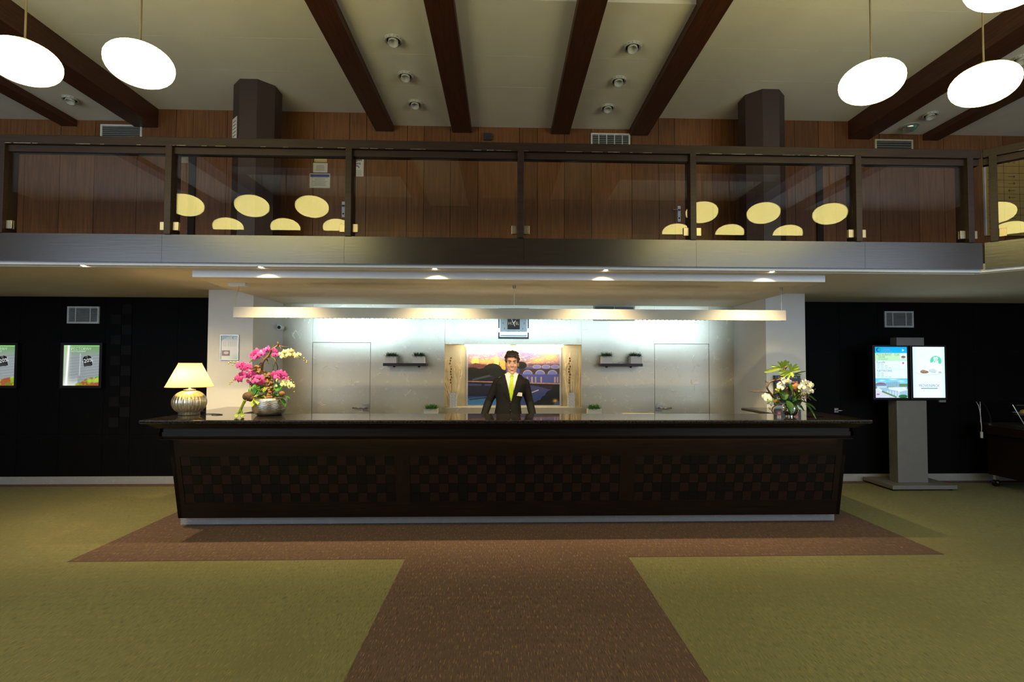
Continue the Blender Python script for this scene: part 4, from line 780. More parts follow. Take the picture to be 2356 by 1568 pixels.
# ------------------------------------------------------------------ exchange board, framed notice, security camera
ey = pr_[2]-.004; e0, e1, ez0, ez1 = X(1779, 890, ey), X(1838, 890, ey), CT+.03, Z(1808, 863, ey)
t = thing('exchange_board', 'black exchange office rate board with red digits on the pillar', 'sign', ((e0+e1)/2, ey, ez0))
bx(e0, e1, ey-.04, ey, ez0, ez1).build('case', 'black', t, bevel=.004); text('EXCHANGE OFFICE', .032, 'paper', t, ((e0+e1)/2, ey-.0412, ez1-.028), sx=.86)
for k in range(6):
    rp = (ez1-.085-ez0-.042)/5; z = ez1-.085-k*rp; text('%d.%02d' % (18+k*3, (k*37+20) % 100), .034, 'red', t, (e1-.075, ey-.0412, z)); bx(e0+.025, e1-.02, ey-.0415, ey-.040, z-rp/2-.001, z-rp/2+.002).build('divider', 'ink_grey', t)
    f = bx(e0+.025, e0+.075, ey-.0415, ey-.040, z-.016, z+.016).build('flag', ('ink_blue', 'paper', 'pink_l')[k % 3], t); bx(e0+.035, e0+.065, ey-.043, ey-.0415, z-.004, z+.004).build('flag_stripe', ('gold', 'pink_l', 'paper')[k % 3], f)
fy = pl_[2]-.003; f0, f1, fz0, fz1 = X(508, 800, fy), X(550, 800, fy), Z(529, 828, fy), Z(529, 770, fy)
t = thing('framed_notice', 'aluminium framed price notice on the white pillar behind the lamp', 'notice', ((f0+f1)/2, fy, fz0))
fr = .008; MB().box(f0, f1, fy-.018, fy, fz1-fr, fz1).box(f0, f1, fy-.018, fy, fz0, fz0+fr).box(f0, f0+fr, fy-.018, fy, fz0+fr, fz1-fr).box(f1-fr, f1, fy-.018, fy, fz0+fr, fz1-fr).build('frame', 'alu', t)
R = Ras(60, 82, (.93, .94, .95)); R.grad(0, .3, (.70, .80, .86), (.93, .94, .95)); R.poly([(0, 0), (.55, 0), (0, .22)], (.62, .76, .84)); R.glow(.95, 1, .35, .18, (.70, .85, .72), .9); R.rect(.06, .62, .52, .84, (.55, .47, .48)); R.ell(.3, .72, .15, .06, (.88, .85, .84)); R.noise(.06, .62, .52, .84, .15)
R.ell(.70, .1, .05, .04, (.2, .45, .6)); R.ell(.715, .1, .035, .028, (.9, .92, .93))
for i in range(5):
    for j in range(7): R.rect(.40+.11*i, .26+.03*j, .46+.11*i, .272+.03*j, (.72, .73, .75))
for j in range(6): R.rect(.1, .26+.035*j, .32, .272+.035*j, (.80, .81, .82))
R.panel('printed_sheet', f0+fr, f1-fr, fz0+fr, fz1-fr, fy-.008, 'print', t)
cx_, cz_ = -3.109, Z(644, 753, 7.3); t = thing('security_camera', 'small white security camera on the inner side of the pillar', 'camera', (cx_, 7.28, cz_))
bx(cx_, cx_+.012, 7.25, 7.32, cz_-.045, cz_+.045).build('wall_plate', 'white_gloss', t, bevel=.004); MB().tube([(cx_+.012, 7.28, cz_), (cx_+.04, 7.27, cz_)], .014, 10).build('arm', 'white_gloss', t, True)
MB().tube([(cx_+.045, 7.30, cz_+.005), (cx_+.05, 7.20, cz_-.005)], .032, 16).build('camera_body', 'white_gloss', t, True); MB().tube([(cx_+.05, 7.205, cz_-.004), (cx_+.0502, 7.196, cz_-.005)], .022, 16).build('lens', 'black', t, True)
# ------------------------------------------------------------------ niche: lamp strip, picture, vases
t = thing('niche_light', 'glowing warm strip light at the top of the picture niche', 'light', ((n0+n1)/2, YS+.05, nz1))
for a, b in ((n0+.28, (n0+n1)/2-.05), ((n0+n1)/2+.05, n1-.26)): MB().tube([(a, YS+.05, nz1-.014), (b, YS+.05, nz1-.014)], .012, 10).build('tube', 'strip', t)
bx(n0+.2, n1-.2, YS+.03, YS+.07, nz1-.004, nz1-.0005).build('batten', 'white_gloss', t)
PYk = YS+ND-.035; p0_, p1_, q0, q1 = X(1073, 870, PYk), X(1291, 870, PYk), Z(1180, 935, PYk), Z(1180, 797.5, PYk)
t = thing('city_picture', 'framed photograph of a river city with bridges at dusk', 'picture', ((p0_+p1_)/2, PYk, q0)); fr = .022
MB().box(p0_, p1_, PYk, PYk+.03, q1-fr, q1).box(p0_, p1_, PYk, PYk+.03, q0, q0+fr).box(p0_, p0_+fr, PYk, PYk+.03, q0+fr, q1-fr).box(p1_-fr, p1_, PYk, PYk+.03, q0+fr, q1-fr).build('frame', 'alu', t)
bx(p0_+fr, p1_-fr, PYk+.012, PYk+.03, q0+fr, q1-fr).build('backing', 'white', t)
R = Ras(220, 140, (.2, .2, .35)); R.grad(0, .10, (.92, .92, 1), (.78, .74, .92)); R.grad(.10, .36, (.62, .52, .66), (.45, .34, .42))
R.poly([(.28, .07), (.45, .05), (.62, .07), (.8, .10), (1, .14), (1, .2), (.2, .2)], (.50, .45, .66)); R.noise(0, .08, 1, .34, .28)
for _ in range(130):
    a, b = rng.random(), .09+.22*rng.random(); R.ell(a, b, .006+.01*rng.random(), .006, ((1, .85, .5), (1, .65, .3), (.95, .8, .7))[int(rng.integers(3))], .85)
for a, b, r in ((.16, .24, .04), (.23, .25, .05), (.07, .22, .04), (.5, .12, .04), (.3, .2, .05), (.9, .16, .07), (.75, .22, .05)): R.glow(a, b, r*1.5, r*.9, (.95, .68, .36), .7)
R.ell(.08, .19, .035, .05, (.66, .62, .62)); R.rect(.04, .20, .12, .27, (.98, .75, .38)); R.rect(.29, .18, .335, .30, (.98, .86, .45)); R.poly([(.295, .18), (.3125, .08), (.33, .18)], (.95, .82, .55)); R.rect(.35, .22, .41, .38, (.80, .66, .32)); R.noise(.28, .15, .42, .4, .12)
R.rect(0, .28, .2, .40, (.42, .31, .34)); R.poly([(0, .34), (.08, .26), (.18, .29), (.2, .34)], (.38, .24, .24)); R.noise(0, .28, .2, .42, .1)
R.rect(.42, .33, 1, .72, (.30, .32, .58)); R.grad(.62, 1, (.24, .24, .44), (.18, .26, .46)); R.noise(.42, .33, 1, .62, .06)
for a, b, r in ((.05, .47, .12), (.17, .44, .08), (.27, .38, .10), (.33, .44, .08), (.12, .52, .1), (.58, .30, .06)): R.ell(a, b, r, r*1.1, (.12, .13, .11))
R.noise(0, .3, .42, .6, .1); R.rect(0, .50, .3, .58, (.14, .14, .18)); R.line(.05, .56, .24, .48, .03, (.28, .29, .35))
for yb_, xs0, n_, rx, ry, dk in ((.305, .66, 4, .042, .032, (.36, .30, .38)), (.39, .56, 3, .05, .07, (.23, .20, .24))):
    R.rect(xs0, yb_-.03, 1, yb_+.06 if n_ == 3 else yb_+.015, dk)
    for i in range(n_): cx = xs0+.09+i*(.135 if n_ == 3 else .1); R.put((((R.u-cx)/rx)**2+((R.v-(yb_+.065 if n_ == 3 else yb_+.02))/ry)**2 < 1) & (R.v < yb_+.07), (.42, .45, .75)); R.put((np.abs(((R.u-cx)/rx)**2+((R.v-(yb_+.065 if n_ == 3 else yb_+.02))/ry)**2-1) < .12) & (R.v < yb_+.06), (.92, .80, .60), .8)
for cx in (.64, .69, .73, .79, .94, .97): R.rect(cx, .50, cx+.014, .60, (.80, .68, .55), .8)
R.line(0, .585, 1, .625, .02, (.74, .55, .48)); R.line(0, .605, 1, .645, .03, (.13, .12, .17)); R.rect(.15, .6, .18, .76, (.12, .11, .16))
R.put((((R.u-.55)/.42)**2+((R.v-.86)/.22)**2 > 1) & (R.v > .64) & (R.v < .72) & (R.u > .68), (.15, .13, .18)); R.rect(0, .66, .3, .84, (.12, .13, .20)); R.noise(0, .64, 1, 1, .04)
R.poly([(0, .88), (.3, .84), (.32, 1), (0, 1)], (.25, .45, .65)); R.line(.02, .9, .25, .86, .016, (.08, .08, .12)); R.line(.69, .78, .77, .73, .014, (.75, .70, .72))
for a, b, r in ((.93, .84, .09), (.87, .92, .08), (.97, .72, .06), (.78, .96, .04), (.74, .98, .03)): R.ell(a, b, r, r*1.3, (.08, .09, .10))
R.glow(.95, .92, .025, .03, (1, .75, .35), .9); R.panel('printed_view', p0_+fr, p1_-fr, q0+fr, q1-fr, PYk+.0115, 'print', t)
for k, (px_, lb) in enumerate(((1043, 'square grey vase with pale curly twigs, on the folder-free side of the niche'), (1314, 'square grey vase with pale curly twigs, nearest the right shelf'))):
    vy = YS+.10; xc = X(px_, 920, vy); v0 = nz0; v1 = Z(px_, 903, vy); hw = 7.6*vy/1200
    lb = ('square grey vase with pale curly twigs at the left end of the niche', 'square grey vase with pale curly twigs at the right end of the niche')[k]
    t = thing('twig_vase', lb, 'vase', (xc, vy, v0)); MB().box(xc-hw, xc+hw, vy-hw, vy+hw, v0, v0+.02).box(xc-hw, xc-hw+.008, vy-hw, vy+hw, v0+.02, v1).box(xc+hw-.008, xc+hw, vy-hw, vy+hw, v0+.02, v1).box(xc-hw+.008, xc+hw-.008, vy-hw, vy-hw+.008, v0+.02, v1).box(xc-hw+.008, xc+hw-.008, vy+hw-.008, vy+hw, v0+.02, v1).build('vase_body', 'vase', t)
    for i in range(17):
        a = random.uniform(-1, 1); top = Vector((xc+a*.13+(-.02 if k == 0 else .02), vy+random.uniform(-.05, .06), v1+random.uniform(.32, .60))); base = Vector((xc+a*.02, vy+random.uniform(-.02, .02), v0+.03)); P = []
        ph = random.uniform(0, 6)
        for q in range(13):
            u = q/12; p = base.lerp(top, u); cur = math.sin(u*PI)*a*.05; P.append(p+Vector((cur+.010*math.sin(u*16+ph)*u, .008*math.cos(u*13+ph)*u, 0)))
        m = MB().tube(P, list(np.linspace(.0065, .003, 13)), 5)
        for q in (6, 8, 10): m.tube([P[q], P[q]+Vector((random.uniform(-.03, .03), 0, .05)), P[q]+Vector((random.uniform(-.03, .03), 0, .09))], [.0045, .003, .002], 4)
        m.build('twig', 'twig', t, True)
    P = [Vector((xc-.02, vy-.03, v1-.05)).lerp(Vector((xc-.045 if k == 0 else xc-.03, vy-.035, v1+.50)), q/14) for q in range(15)]; m = MB().tube(P, .003, 5)
    for q in range(5, 15):
        m.ball(P[q]+Vector((random.uniform(-.012, .012), -.004, 0)), (.012, .010, .014), 7, 5)
    m.build('pod_stalk', 'twig_d', t, True)
# ------------------------------------------------------------------ shelves and planters
def planter(px0, px1, pyt, Y, zb, lb, grp, bright):
    x0, x1 = X(px0, pyt, Y-.06), X(px1, pyt, Y-.06); z1 = Z((px0+px1)/2, pyt, Y-.06); d = min(.13, x1-x0)
    t = thing('planter', lb, 'planter', ((x0+x1)/2, Y, zb), grp); y0, y1 = Y-d/2, Y+d/2; w_ = .008
    MB().box(x0, x1, y0, y1, zb, zb+w_).box(x0, x0+w_, y0, y1, zb+w_, z1).box(x1-w_, x1, y0, y1, zb+w_, z1).box(x0+w_, x1-w_, y0, y0+w_, zb+w_, z1).box(x0+w_, x1-w_, y1-w_, y1, zb+w_, z1).build('pot', 'planter', t)
    bx(x0+w_, x1-w_, y0+w_, y1-w_, zb+w_, z1-.015).build('soil', 'soil', t); tuft('grass', ((x0+x1)/2, Y, z1-.015), 420, .105, .068, 'grass_l' if bright else 'grass', t, .0045, .05)
SY = YS-.10
for (a, b, yt_, yb_, pots, lb) in ((881, 980, 835, 841, ((886, 912), (949, 976)), 'left of the niche'), (1383, 1479, 836, 842, ((1385, 1409), (1451, 1477)), 'right of the niche')):
    x0, x1 = X(a, yt_, YS-.2), X(b, yt_, YS-.2); zt_, zb_ = Z((a+b)/2, yt_, YS-.2), Z((a+b)/2, yb_+.5, YS-.2)
    t = thing('wall_shelf', 'dark floating wall shelf with two planters, %s' % lb, 'shelf', ((x0+x1)/2, YS, zb_)); bx(x0, x1, YS-.2, YS-.001, zb_, zt_).build('board', 'shelf', t, bevel=.002)
    for k in range(2): bx(x0+.1+k*.35, x0+.13+k*.35, YS-.012, YS-.001, zb_-.02, zb_-.0005).build('bracket', 'shelf', t)
    for k, (c, d) in enumerate(pots): planter(c, d, 819, SY-.01, zt_+.001, 'white planter of dark grass on the shelf %s, %s' % (lb, ('nearer the niche' if (k == 1) == ('left' in lb) else 'nearer the silver door')), 'planters on the shelves', False)
    xm = (x0+x1)/2; s = thing('name_letters', 'tiny pale letter ornament on the shelf %s' % lb, 'ornament', (xm, SY-.06, zt_+.001)); text('HOTEL', .03, 'ink_grey', s, (xm, SY-.06, zt_+.011), ext=.004)
planter(975, 1006, 940, 7.20, CZ+.001, 'white square planter with bright grass on the cabinet, left of the niche', 'planters on the cabinet', True); planter(1353, 1384, 940, 7.20, CZ+.001, 'white square planter with bright grass on the cabinet, right of the niche', 'planters on the cabinet', True)
# ------------------------------------------------------------------ clock
cy = YS-.002; c0_, c1_ = X(1146.5, 755, cy), X(1216.5, 755, cy); cz0, hw = Z(1180, 779, cy), 0; cw = c1_-c0_; cz1 = cz0+cw; cxm, czm = (c0_+c1_)/2, (cz0+cz1)/2
t = thing('wall_clock', 'square glass wall clock with a black centre above the niche', 'clock', (cxm, cy, cz0))
bx(c0_, c1_, cy-.02, cy, cz0, cz1).build('back_plate', 'cast_dark', t); bx(c0_+.02, c1_-.02, cy-.03, cy-.02, cz0+.025, cz1-.02).build('glass_face', 'clockface', t, bevel=.002)
MB().box(c0_+.022, c1_-.022, cy-.033, cy-.03, cz0+.025, cz0+.031).box(c0_+.022, c1_-.022, cy-.033, cy-.03, cz1-.03, cz1-.024).box(c0_+.02, c0_+.026, cy-.033, cy-.03, cz0+.031, cz1-.03).box(c1_-.026, c1_-.02, cy-.033, cy-.03, cz0+.031, cz1-.03).build('rim', 'alu', t)
for sx_ in (c0_+.002, c1_-.016): bx(sx_, sx_+.014, cy-.024, cy-.02, cz0+.09, cz0+.15).build('side_inset', 'steel', t)
bx(cxm-.088, cxm+.088, cy-.033, cy-.03, czm-.085, czm+.085).build('centre_plate', 'ink', t); text('HOTEL', .062, 'gold', t, (cxm, cy-.0335, czm+.0), sx=.8)
for k in range(1, 13): a = PI/2-k*PI/6; text(str(k), .038, 'ink', t, (cxm+.150*math.cos(a), cy-.031, czm+.150*math.sin(a)*1.0))
for a, L, wd, tl in ((math.radians(115), .15, .007, .045), (math.radians(57), .05, .008, .0)): MB().tube([(cxm-tl*math.cos(a), cy-.037, czm-tl*math.sin(a)), (cxm+L*math.cos(a), cy-.037, czm+L*math.sin(a))], wd/1.6, 5).build('hand', 'paper', t)
# ------------------------------------------------------------------ display kiosk
KX0, KX1 = 5.125, 6.0; KY = 6.755
t = thing('display_kiosk', 'grey display stand with two lit portrait screens', 'kiosk', (5.55, 7.0, 0))
bx(KX0, KX1, KY, 7.32, .022, .072).build('base_plate', 'kiosk', t, bevel=.004)
for a, b in ((KX0+.05, KY+.05), (KX1-.05, KY+.05), (KX0+.05, 7.26), (KX1-.05, 7.26)): MB().lathe([(.02, 0.0045), (.02, .022)], (a, b, 0), 12).build('foot', 'black', t)
KC = 6.93; k0, k1 = X(2065, 1020, KC), X(2134, 1020, KC); kz = Z(2100, 921, KC); bx(k0, k1, KC, KC+.16, .072, kz).build('column', 'kiosk', t, bevel=.004)
KS = 6.90; bx(X(2063, 785, KS), X(2126, 785, KS), KS, KS+.12, Z(2095, 794.5, KS), Z(2095, 776, KS)).build('top_box', 'kiosk', t, bevel=.003)
zt_, zb_ = Z(2094, 793.5, KS), Z(2094, 920, KS); bx(X(2009, 860, KS), X(2179, 860, KS), KS+.06, KS+.09, zb_+.1, zt_-.1).build('back_bracket', 'black', t)
def screen(ax, bx_, R, lb):
    x0, x1 = X(ax, 855, KS), X(bx_, 855, KS); sz0, sz1 = Z((ax+bx_)/2, 914.5, KS), Z((ax+bx_)/2, 797.5, KS); d = thing('x', 'x', 'x', (0, 0, 0)); bpy.data.objects.remove(d)
    b = bx(x0-.03, x1+.03, KS+.005, KS+.06, sz0-.03, sz1+.025).build('screen_case', 'black', t, bevel=.004); b['label'] = lb
    R.panel('screen_image', x0, x1, sz0, sz1, KS+.004, 'screen', b); return b, x0, x1, sz0, sz1
R = Ras(74, 118, (.90, .98, 1)); R.grad(0, .125, (.02, .68, .98), (.1, .72, .98)); R.rect(0, .125, 1, .27, (.76, .95, .78)); R.rect(.78, .13, .97, .25, (.95, .97, .97)); R.ell(.88, .20, .07, .022, (.45, .42, .36)); R.ell(.88, .235, .08, .012, (.75, .85, .92)); R.rect(0, .27, 1, .275, (.4, .75, .85)); R.rect(0, .445, 1, .45, (.5, .8, .9)); R.rect(.8, .285, .94, .36, (1, 1, 1)); R.ell(.87, .32, .03, .022, (.62, .4, .75))
R.ell(.11, .062, .072, .043, (.05, .35, .55)); R.ell(.125, .065, .05, .032, (.05, .66, .95)); R.poly([(.12, .02), (.19, .06), (.14, .08)], (.2, .75, .35))
R.line(.84, .05, .90, .07, .012, (1, 1, 1)); R.line(.90, .07, .84, .085, .012, (1, 1, 1))
for y, n_ in ((.345, 2), (.375, 3), (.415, 4), (.52, 2), (.555, 2), (.59, 4)):
    for q in range(n_): R.rect(.06+.12*q, y-.006, .06+.12*q+.085, y+.006, (.55, .82, .92))
R.grad(.62, .80, (.35, .80, .95), (.75, .92, .98)); 
for a, b, c in ((.2, .66, .1), (.55, .64, .14), (.8, .67, .1)): R.glow(a, b, c, .015, (.95, .98, 1), .8)
R.rect(0, .72, 1, .82, (.40, .56, .42)); R.ell(.17, .74, .17, .04, (.58, .40, .50)); R.rect(0, .74, .34, .79, (.42, .60, .74)); R.poly([(.33, .70), (.68, .68), (.74, .70), (.74, .79), (.33, .78)], (.55, .72, .82)); R.rect(.05, .77, .35, .82, (.80, .90, .96))
for q in range(6): R.rect(.36+.055*q, .70, .365+.055*q, .78, (.40, .58, .70))
R.poly([(.1, .80), (.98, .78), (1, .96), (.7, .99), (.3, .90)], (.62, .78, .88)); R.poly([(.3, .86), (.75, .88), (.75, .99), (.3, .92)], (.78, .88, .92)); R.poly([(.4, .79), (.95, .79), (.97, .85), (.75, .88), (.42, .83)], (.88, .95, 1)); 
for q in range(5): R.rect(.32+.085*q, .86, .335+.085*q, .96, (.45, .62, .74))
R.poly([(0, .82), (.3, .90), (.62, 1), (0, 1)], (.82, .86, .94)); R.line(.2, .87, .65, .985, .03, (.32, .55, .35)); R.ell(.85, .97, .14, .035, (.15, .45, .25)); R.ell(.08, .93, .05, .012, (.75, .35, .45)); R.noise(0, .68, 1, 1, .10)
b, x0, x1, z0, z1 = screen(2014.5, 2088, R, 'left screen with the hotel programme'); H_ = z1-z0; W_ = x1-x0; yy = KS+.003
idk = emis('screen_ink', (.03, .14, .16), .9); igr = emis('screen_ink_green', (.06, .30, .16), .9); ibl = emis('screen_ink_blue', (.02, .22, .40), .9); iwh = emis('screen_white', (.95, 1, 1), 1.0); itl = emis('screen_teal', (.20, .70, .52), 1.0)
text('hotel', .038, ibl, b, (x0+W_*.36, yy, z1-H_*.05)); text('Olšanka', .038, ibl, b, (x0+W_*.38, yy, z1-H_*.088)); text('RESTAURANT   12:00', .042, igr, b, (x0+W_*.04, yy, z1-H_*.155), 'LEFT', sx=.82); text('- 23:00', .042, igr, b, (x0+W_*.04, yy, z1-H_*.20), 'LEFT'); text('> RESTAURANT', .026, igr, b, (x0+W_*.05, yy, z1-H_*.243), 'LEFT', sx=.85); text('Eurofit', .044, ibl, b, (x0+W_*.04, yy, z1-H_*.305), 'LEFT'); text('NETWORK', .042, ibl, b, (x0+W_*.05, yy, z1-H_*.475), 'LEFT')
R = Ras(74, 118, (.93, .99, 1)); R.put(np.clip((np.abs(R.u-.5)-.36)/.14, 0, 1)*.5, (.75, .93, 1)); R.ell(.72, .28, .175, .10, (.36, .85, .70)); R.ell(.66, .42, .26, .115, (.97, 1, 1)); R.put((((R.u-.52)/.45)**2+((R.v-.48)/.075)**2 < 1) & (R.v > .49), (.74, .90, .97)); R.put((((R.u-.52)/.44)**2+((R.v-.475)/.066)**2 < 1) & (R.v > .45), (.97, 1, 1))
R.ell(.36, .495, .13, .028, (.62, .42, .30)); R.ell(.33, .475, .09, .02, (.55, .55, .48)); R.ell(.62, .475, .12, .045, (.80, .88, .90)); R.ell(.84, .5, .05, .012, (.6, .72, .74)); R.noise(.22, .43, .9, .53, .25); R.rect(.25, .805, .76, .82, (.30, .52, .66))
b, x0, x1, z0, z1 = screen(2101, 2174.5, R, 'right screen with the ice cream offer'); W_ = x1-x0; H_ = z1-z0
text('MÖVENPICK', .052, ibl, b, ((x0+x1)/2, yy, z1-H_*.765), sx=1.0); text('89', .062, iwh, b, (x0+W_*.72, yy, z1-H_*.235), bold=.002); text('CZK', .038, iwh, b, (x0+W_*.72, yy, z1-H_*.295), bold=.0015)
light('screen_light', 'AREA', (5.62, KS-.02, 1.55), (5.62, 0, 1.4), 2, (.75, .92, 1), t, shape='RECTANGLE', size=.9, size_y=.6)
bx(X(2163, 922, KS), X(2178, 922, KS), KS+.01, KS+.03, Z(2170, 925, KS), Z(2170, 920, KS)).build('maker_plate', 'kiosk', t)
# ------------------------------------------------------------------ lit menu boxes on the left
def menu_box(ax, bx_, lb):
    x0, x1 = X(ax, 840, YW-.05), X(bx_, 840, YW-.05); z0, z1 = Z((ax+bx_)/2, 886.5, YW-.05), Z((ax+bx_)/2, 794, YW-.05); W_, H_ = x1-x0, z1-z0
    t = thing('menu_box', lb, 'light box', ((x0+x1)/2, YW-.004, z0)); f = .035
    MB().box(x0-f, x1+f, YW-.06, YW-.004, z1, z1+f).box(x0-f, x1+f, YW-.06, YW-.004, z0-f, z0).box(x0-f, x0, YW-.06, YW-.004, z0, z1).box(x1, x1+f, YW-.06, YW-.004, z0, z1).build('frame', 'black', t)
    R = Ras(86, 93, (.52, .55, .56)); R.grad(0, .28, (.36, .56, .30), (.52, .55, .56)); R.put(np.clip(1-R.v/.04, 0, 1), (.6, .9, .5)); R.put(np.clip(.25-R.u, 0, 1)*3*(1-R.v*.2), (.75, .84, .66)); R.put((R.v > .75) * np.clip((R.v-.75)*3, 0, 1)*(R.u < .4), (.85, .86, .82))
    for q in range(9): R.line(.18, .32+.07*q, .98, .24+.07*q, .008, (.36, .40, .42), .8); R.line(.2+.03*q % .2, .345+.07*q, .6, .305+.07*q, .005, (.42, .46, .48), .7)
    for _ in range(70):
        a, b = .40+.6*rng.random(), .80+.22*rng.random(); b = max(b, 1.16-.42*a*.95) ; r = .035+.05*rng.random(); R.ell(a, b, r, r*.8, ((.46, .62, .14), (.30, .48, .10), (.62, .70, .25), (.62, .24, .14), (.55, .30, .18))[int(rng.integers(5))], .85)
    R.rect(.36, .97, 1, 1, (.62, .30, .10), .6); R.noise(.35, .7, 1, 1, .1); xs = .085+.02*(1-R.v); R.put(np.exp(-((R.u-xs-.03*(1-R.v))/.028)**2), (1, 1, 1)); R.put(np.exp(-((R.u-.46+.02*R.v)/.008)**2)*(R.v > .2)*(R.v < .75), (.85, .88, .86), .8)  # slanted white streak paints a tube reflection into the menu colours
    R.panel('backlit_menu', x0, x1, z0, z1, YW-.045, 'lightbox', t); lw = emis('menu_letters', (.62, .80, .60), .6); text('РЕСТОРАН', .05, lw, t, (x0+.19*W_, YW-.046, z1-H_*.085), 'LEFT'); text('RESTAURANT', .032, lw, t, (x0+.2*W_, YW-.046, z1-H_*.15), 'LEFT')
    cx, cz = x0+.66*W_, z0+.60*H_; a = math.radians(10); ca, sa = math.cos(a), math.sin(a); pts = [(-.115, -.13), (.115, -.13), (.115, .12), (.05, .16), (-.05, .16), (-.115, .12)]
    tg = MB().slab_xz([(cx+(p*ca-q*sa)*W_, cz+(p*sa+q*ca)*W_) for p, q in pts], YW-.047, YW-.0455).build('price_tag', 'ink', t); text('-20%', .074, emis('tag_letters', (.75, .77, .76), .55), tg, (cx, YW-.0475, cz+.01), roll=a, bold=.001)
    for q in range(3): bx(cx-.04, cx+.05, YW-.0475, YW-.047, cz-.035-.014*q, cz-.029-.014*q).build('print_line', 'ink_grey', tg)
    MB().tube([(cx-.13*sa*W_+.012*math.cos(q), YW-.048, cz+.125*W_+.012*math.sin(q)) for q in np.linspace(0, 2*PI, 11)], .004, 5).build('tag_eyelet', 'paper', tg)
menu_box(145.5, 229, 'backlit menu box with a painted tube reflection, below the vent'); menu_box(-49, 34.5, 'backlit menu box on the dark wall with no vent above it')
# ------------------------------------------------------------------ cake display cart
t = thing('display_cart', 'dark wooden cake cart with a glass case and castors', 'cart', (7.15, 6.75, 0)); cx0, cx1, cy0, cy1 = 6.62, 8.1, 6.42, 7.12
bx(cx0, cx1, cy0, cy1, .72, .84).build('tray_body', 'cart', t, bevel=.01); bx(cx0+.08, cx1-.08, cy0+.06, cy1-.06, .16, .72).build('cabinet', 'cart', t, bevel=.01)
for k in range(2): d = bx(cx0+.1+k*.66, cx0+.74+k*.66, cy0+.045, cy0+.06, .2, .68).build('door', 'cart', t); MB().ball((cx0+.7+k*.08, cy0+.03, .45), .015).build('knob', 'steel', d, True)
for a, b in ((cx0+.14, cy0+.12), (cx1-.14, cy0+.12), (cx0+.14, cy1-.12), (cx1-.14, cy1-.12)):
    c = MB().tube([(a-.016, b, .05), (a+.016, b, .05)], .049, 16).build('castor', 'black', t, True); MB().box(a-.022, a+.022, b-.02, b+.02, .09, .16).build('castor_fork', 'steel', c)
bx(cx0+.015, cx1-.015, cy0+.015, cy1-.015, .84, .865).build('case_rim', 'steel', t)
MB().box(cx0+.02, cx0+.026, cy0+.2, cy1-.02, .865, 1.145).build('glass_side', 'glass', t); MB().hexa([(cx0+.02, cy0+.02, .865), (cx1-.02, cy0+.02, .865), (cx1-.02, cy0+.026, .865), (cx0+.02, cy0+.026, .865)], [(cx0+.02, cy0+.2, 1.145), (cx1-.02, cy0+.2, 1.145), (cx1-.02, cy0+.206, 1.145), (cx0+.02, cy0+.206, 1.145)]).build('glass_front', 'glass', t)
bx(cx0+.02, cx1-.02, cy0+.2, cy1-.02, 1.145, 1.152).build('glass_top', 'glass', t); MB().tube([(cx0+.025, cy0+.03, .865), (cx0+.025, cy0+.2, 1.145)], .006, 6).build('case_post', 'steel', t); MB().tube([(cx0+.025, cy1-.03, .865), (cx0+.025, cy1-.03, 1.15)], .006, 6).build('case_post', 'steel', t)
bx(cx0+.18, cx1-.05, cy0+.24, cy1-.12, 1.0, 1.006).build('glass_shelf', 'glass', t); bx(cx0+.1, cx1-.1, cy0+.215, cy0+.235, 1.13, 1.144).build('led_bar', 'cast_dark', t)
for k in range(16): MB().ball((cx0+.3+k*.05, cy0+.212, 1.132), .006, 6, 4).build('led', 'caseled', t)
pt = thing('cake_plate', 'white plate of yellow cakes inside the glass case', 'plate', (cx0+.45, 6.82, 1.007)); MB().lathe([(.05, 0), (.10, .004), (.17, .014), (.165, .016), (.02, .006)], pt.location, 24, cap=False).build('plate', 'plate', pt, True)
for k in range(5): a = k*2.4; c = pt.location+Vector((.07*math.cos(a), .05*math.sin(a), .03)); MB().ball(c, (.035, .03, .026), 10, 7).build('cake', 'cake', pt, True)
P = [(6.60, 7.10, 1.15), (6.595, 7.06, 1.10), (6.585, 7.03, 1.03), (6.575, 7.01, .95), (6.575, 7.0, .80), (6.572, 7.0, .745)]
c = thing('cord_switch', 'white cord with an inline switch hanging from the cake cart', 'cord', (6.575, 7.0, .745)); MB().tube(P, .005, 6).build('cord', 'cable', c, True); bx(6.559, 6.587, 6.99, 7.01, .66, .745).build('switch', 'cable', c, bevel=.004)
# ------------------------------------------------------------------ receptionist
PXW, PYW = X(1178, 840, 6.15), 6.15
man = thing('person', 'person in a dark suit and lime green tie smiling behind the desk', 'person', (PXW, PYW, .005))
O = Vector((PXW, PYW, .005))
def sec(z, cx, cy, rx, ry, n=28, p=2.4):
    r = []
    for j in range(n):
        a = 2*PI*j/n; c_, s_ = math.cos(a), math.sin(a); r.append(O+Vector((cx+rx*math.copysign(abs(c_)**(2/p), c_), cy+ry*math.copysign(abs(s_)**(2/p), s_), z)))
    return r
def cap(m, pts, rs, n=12):
    P = [O+Vector(p) for p in pts]
    m.tube(P, list(rs), n)
    for p, r in zip(P, rs): m.ball(p, r, n, 8)
armL = [(-.165, .0, 1.435), (-.272, .03, 1.205), (-.345, -.11, 1.0)]; armR = [(.150, .0, 1.425), (.212, .035, 1.195), (.252, -.11, 1.0)]
def torso(m, g, lo=.86):
    S = [(.86, -.045, .01, .185, .12), (.95, -.045, .01, .178, .118), (1.08, -.044, .005, .144, .108), (1.2, -.042, 0, .128, .102), (1.32, -.024, 0, .152, .112), (1.42, -.01, .0, .180, .108), (1.47, -.006, .005, .168, .095), (1.505, -.003, .01, .120, .078), (1.54, 0, .015, .07, .062)]
    m.loft([sec(z, cx, cy, rx+g, ry+g) for z, cx, cy, rx, ry in S if z >= lo])
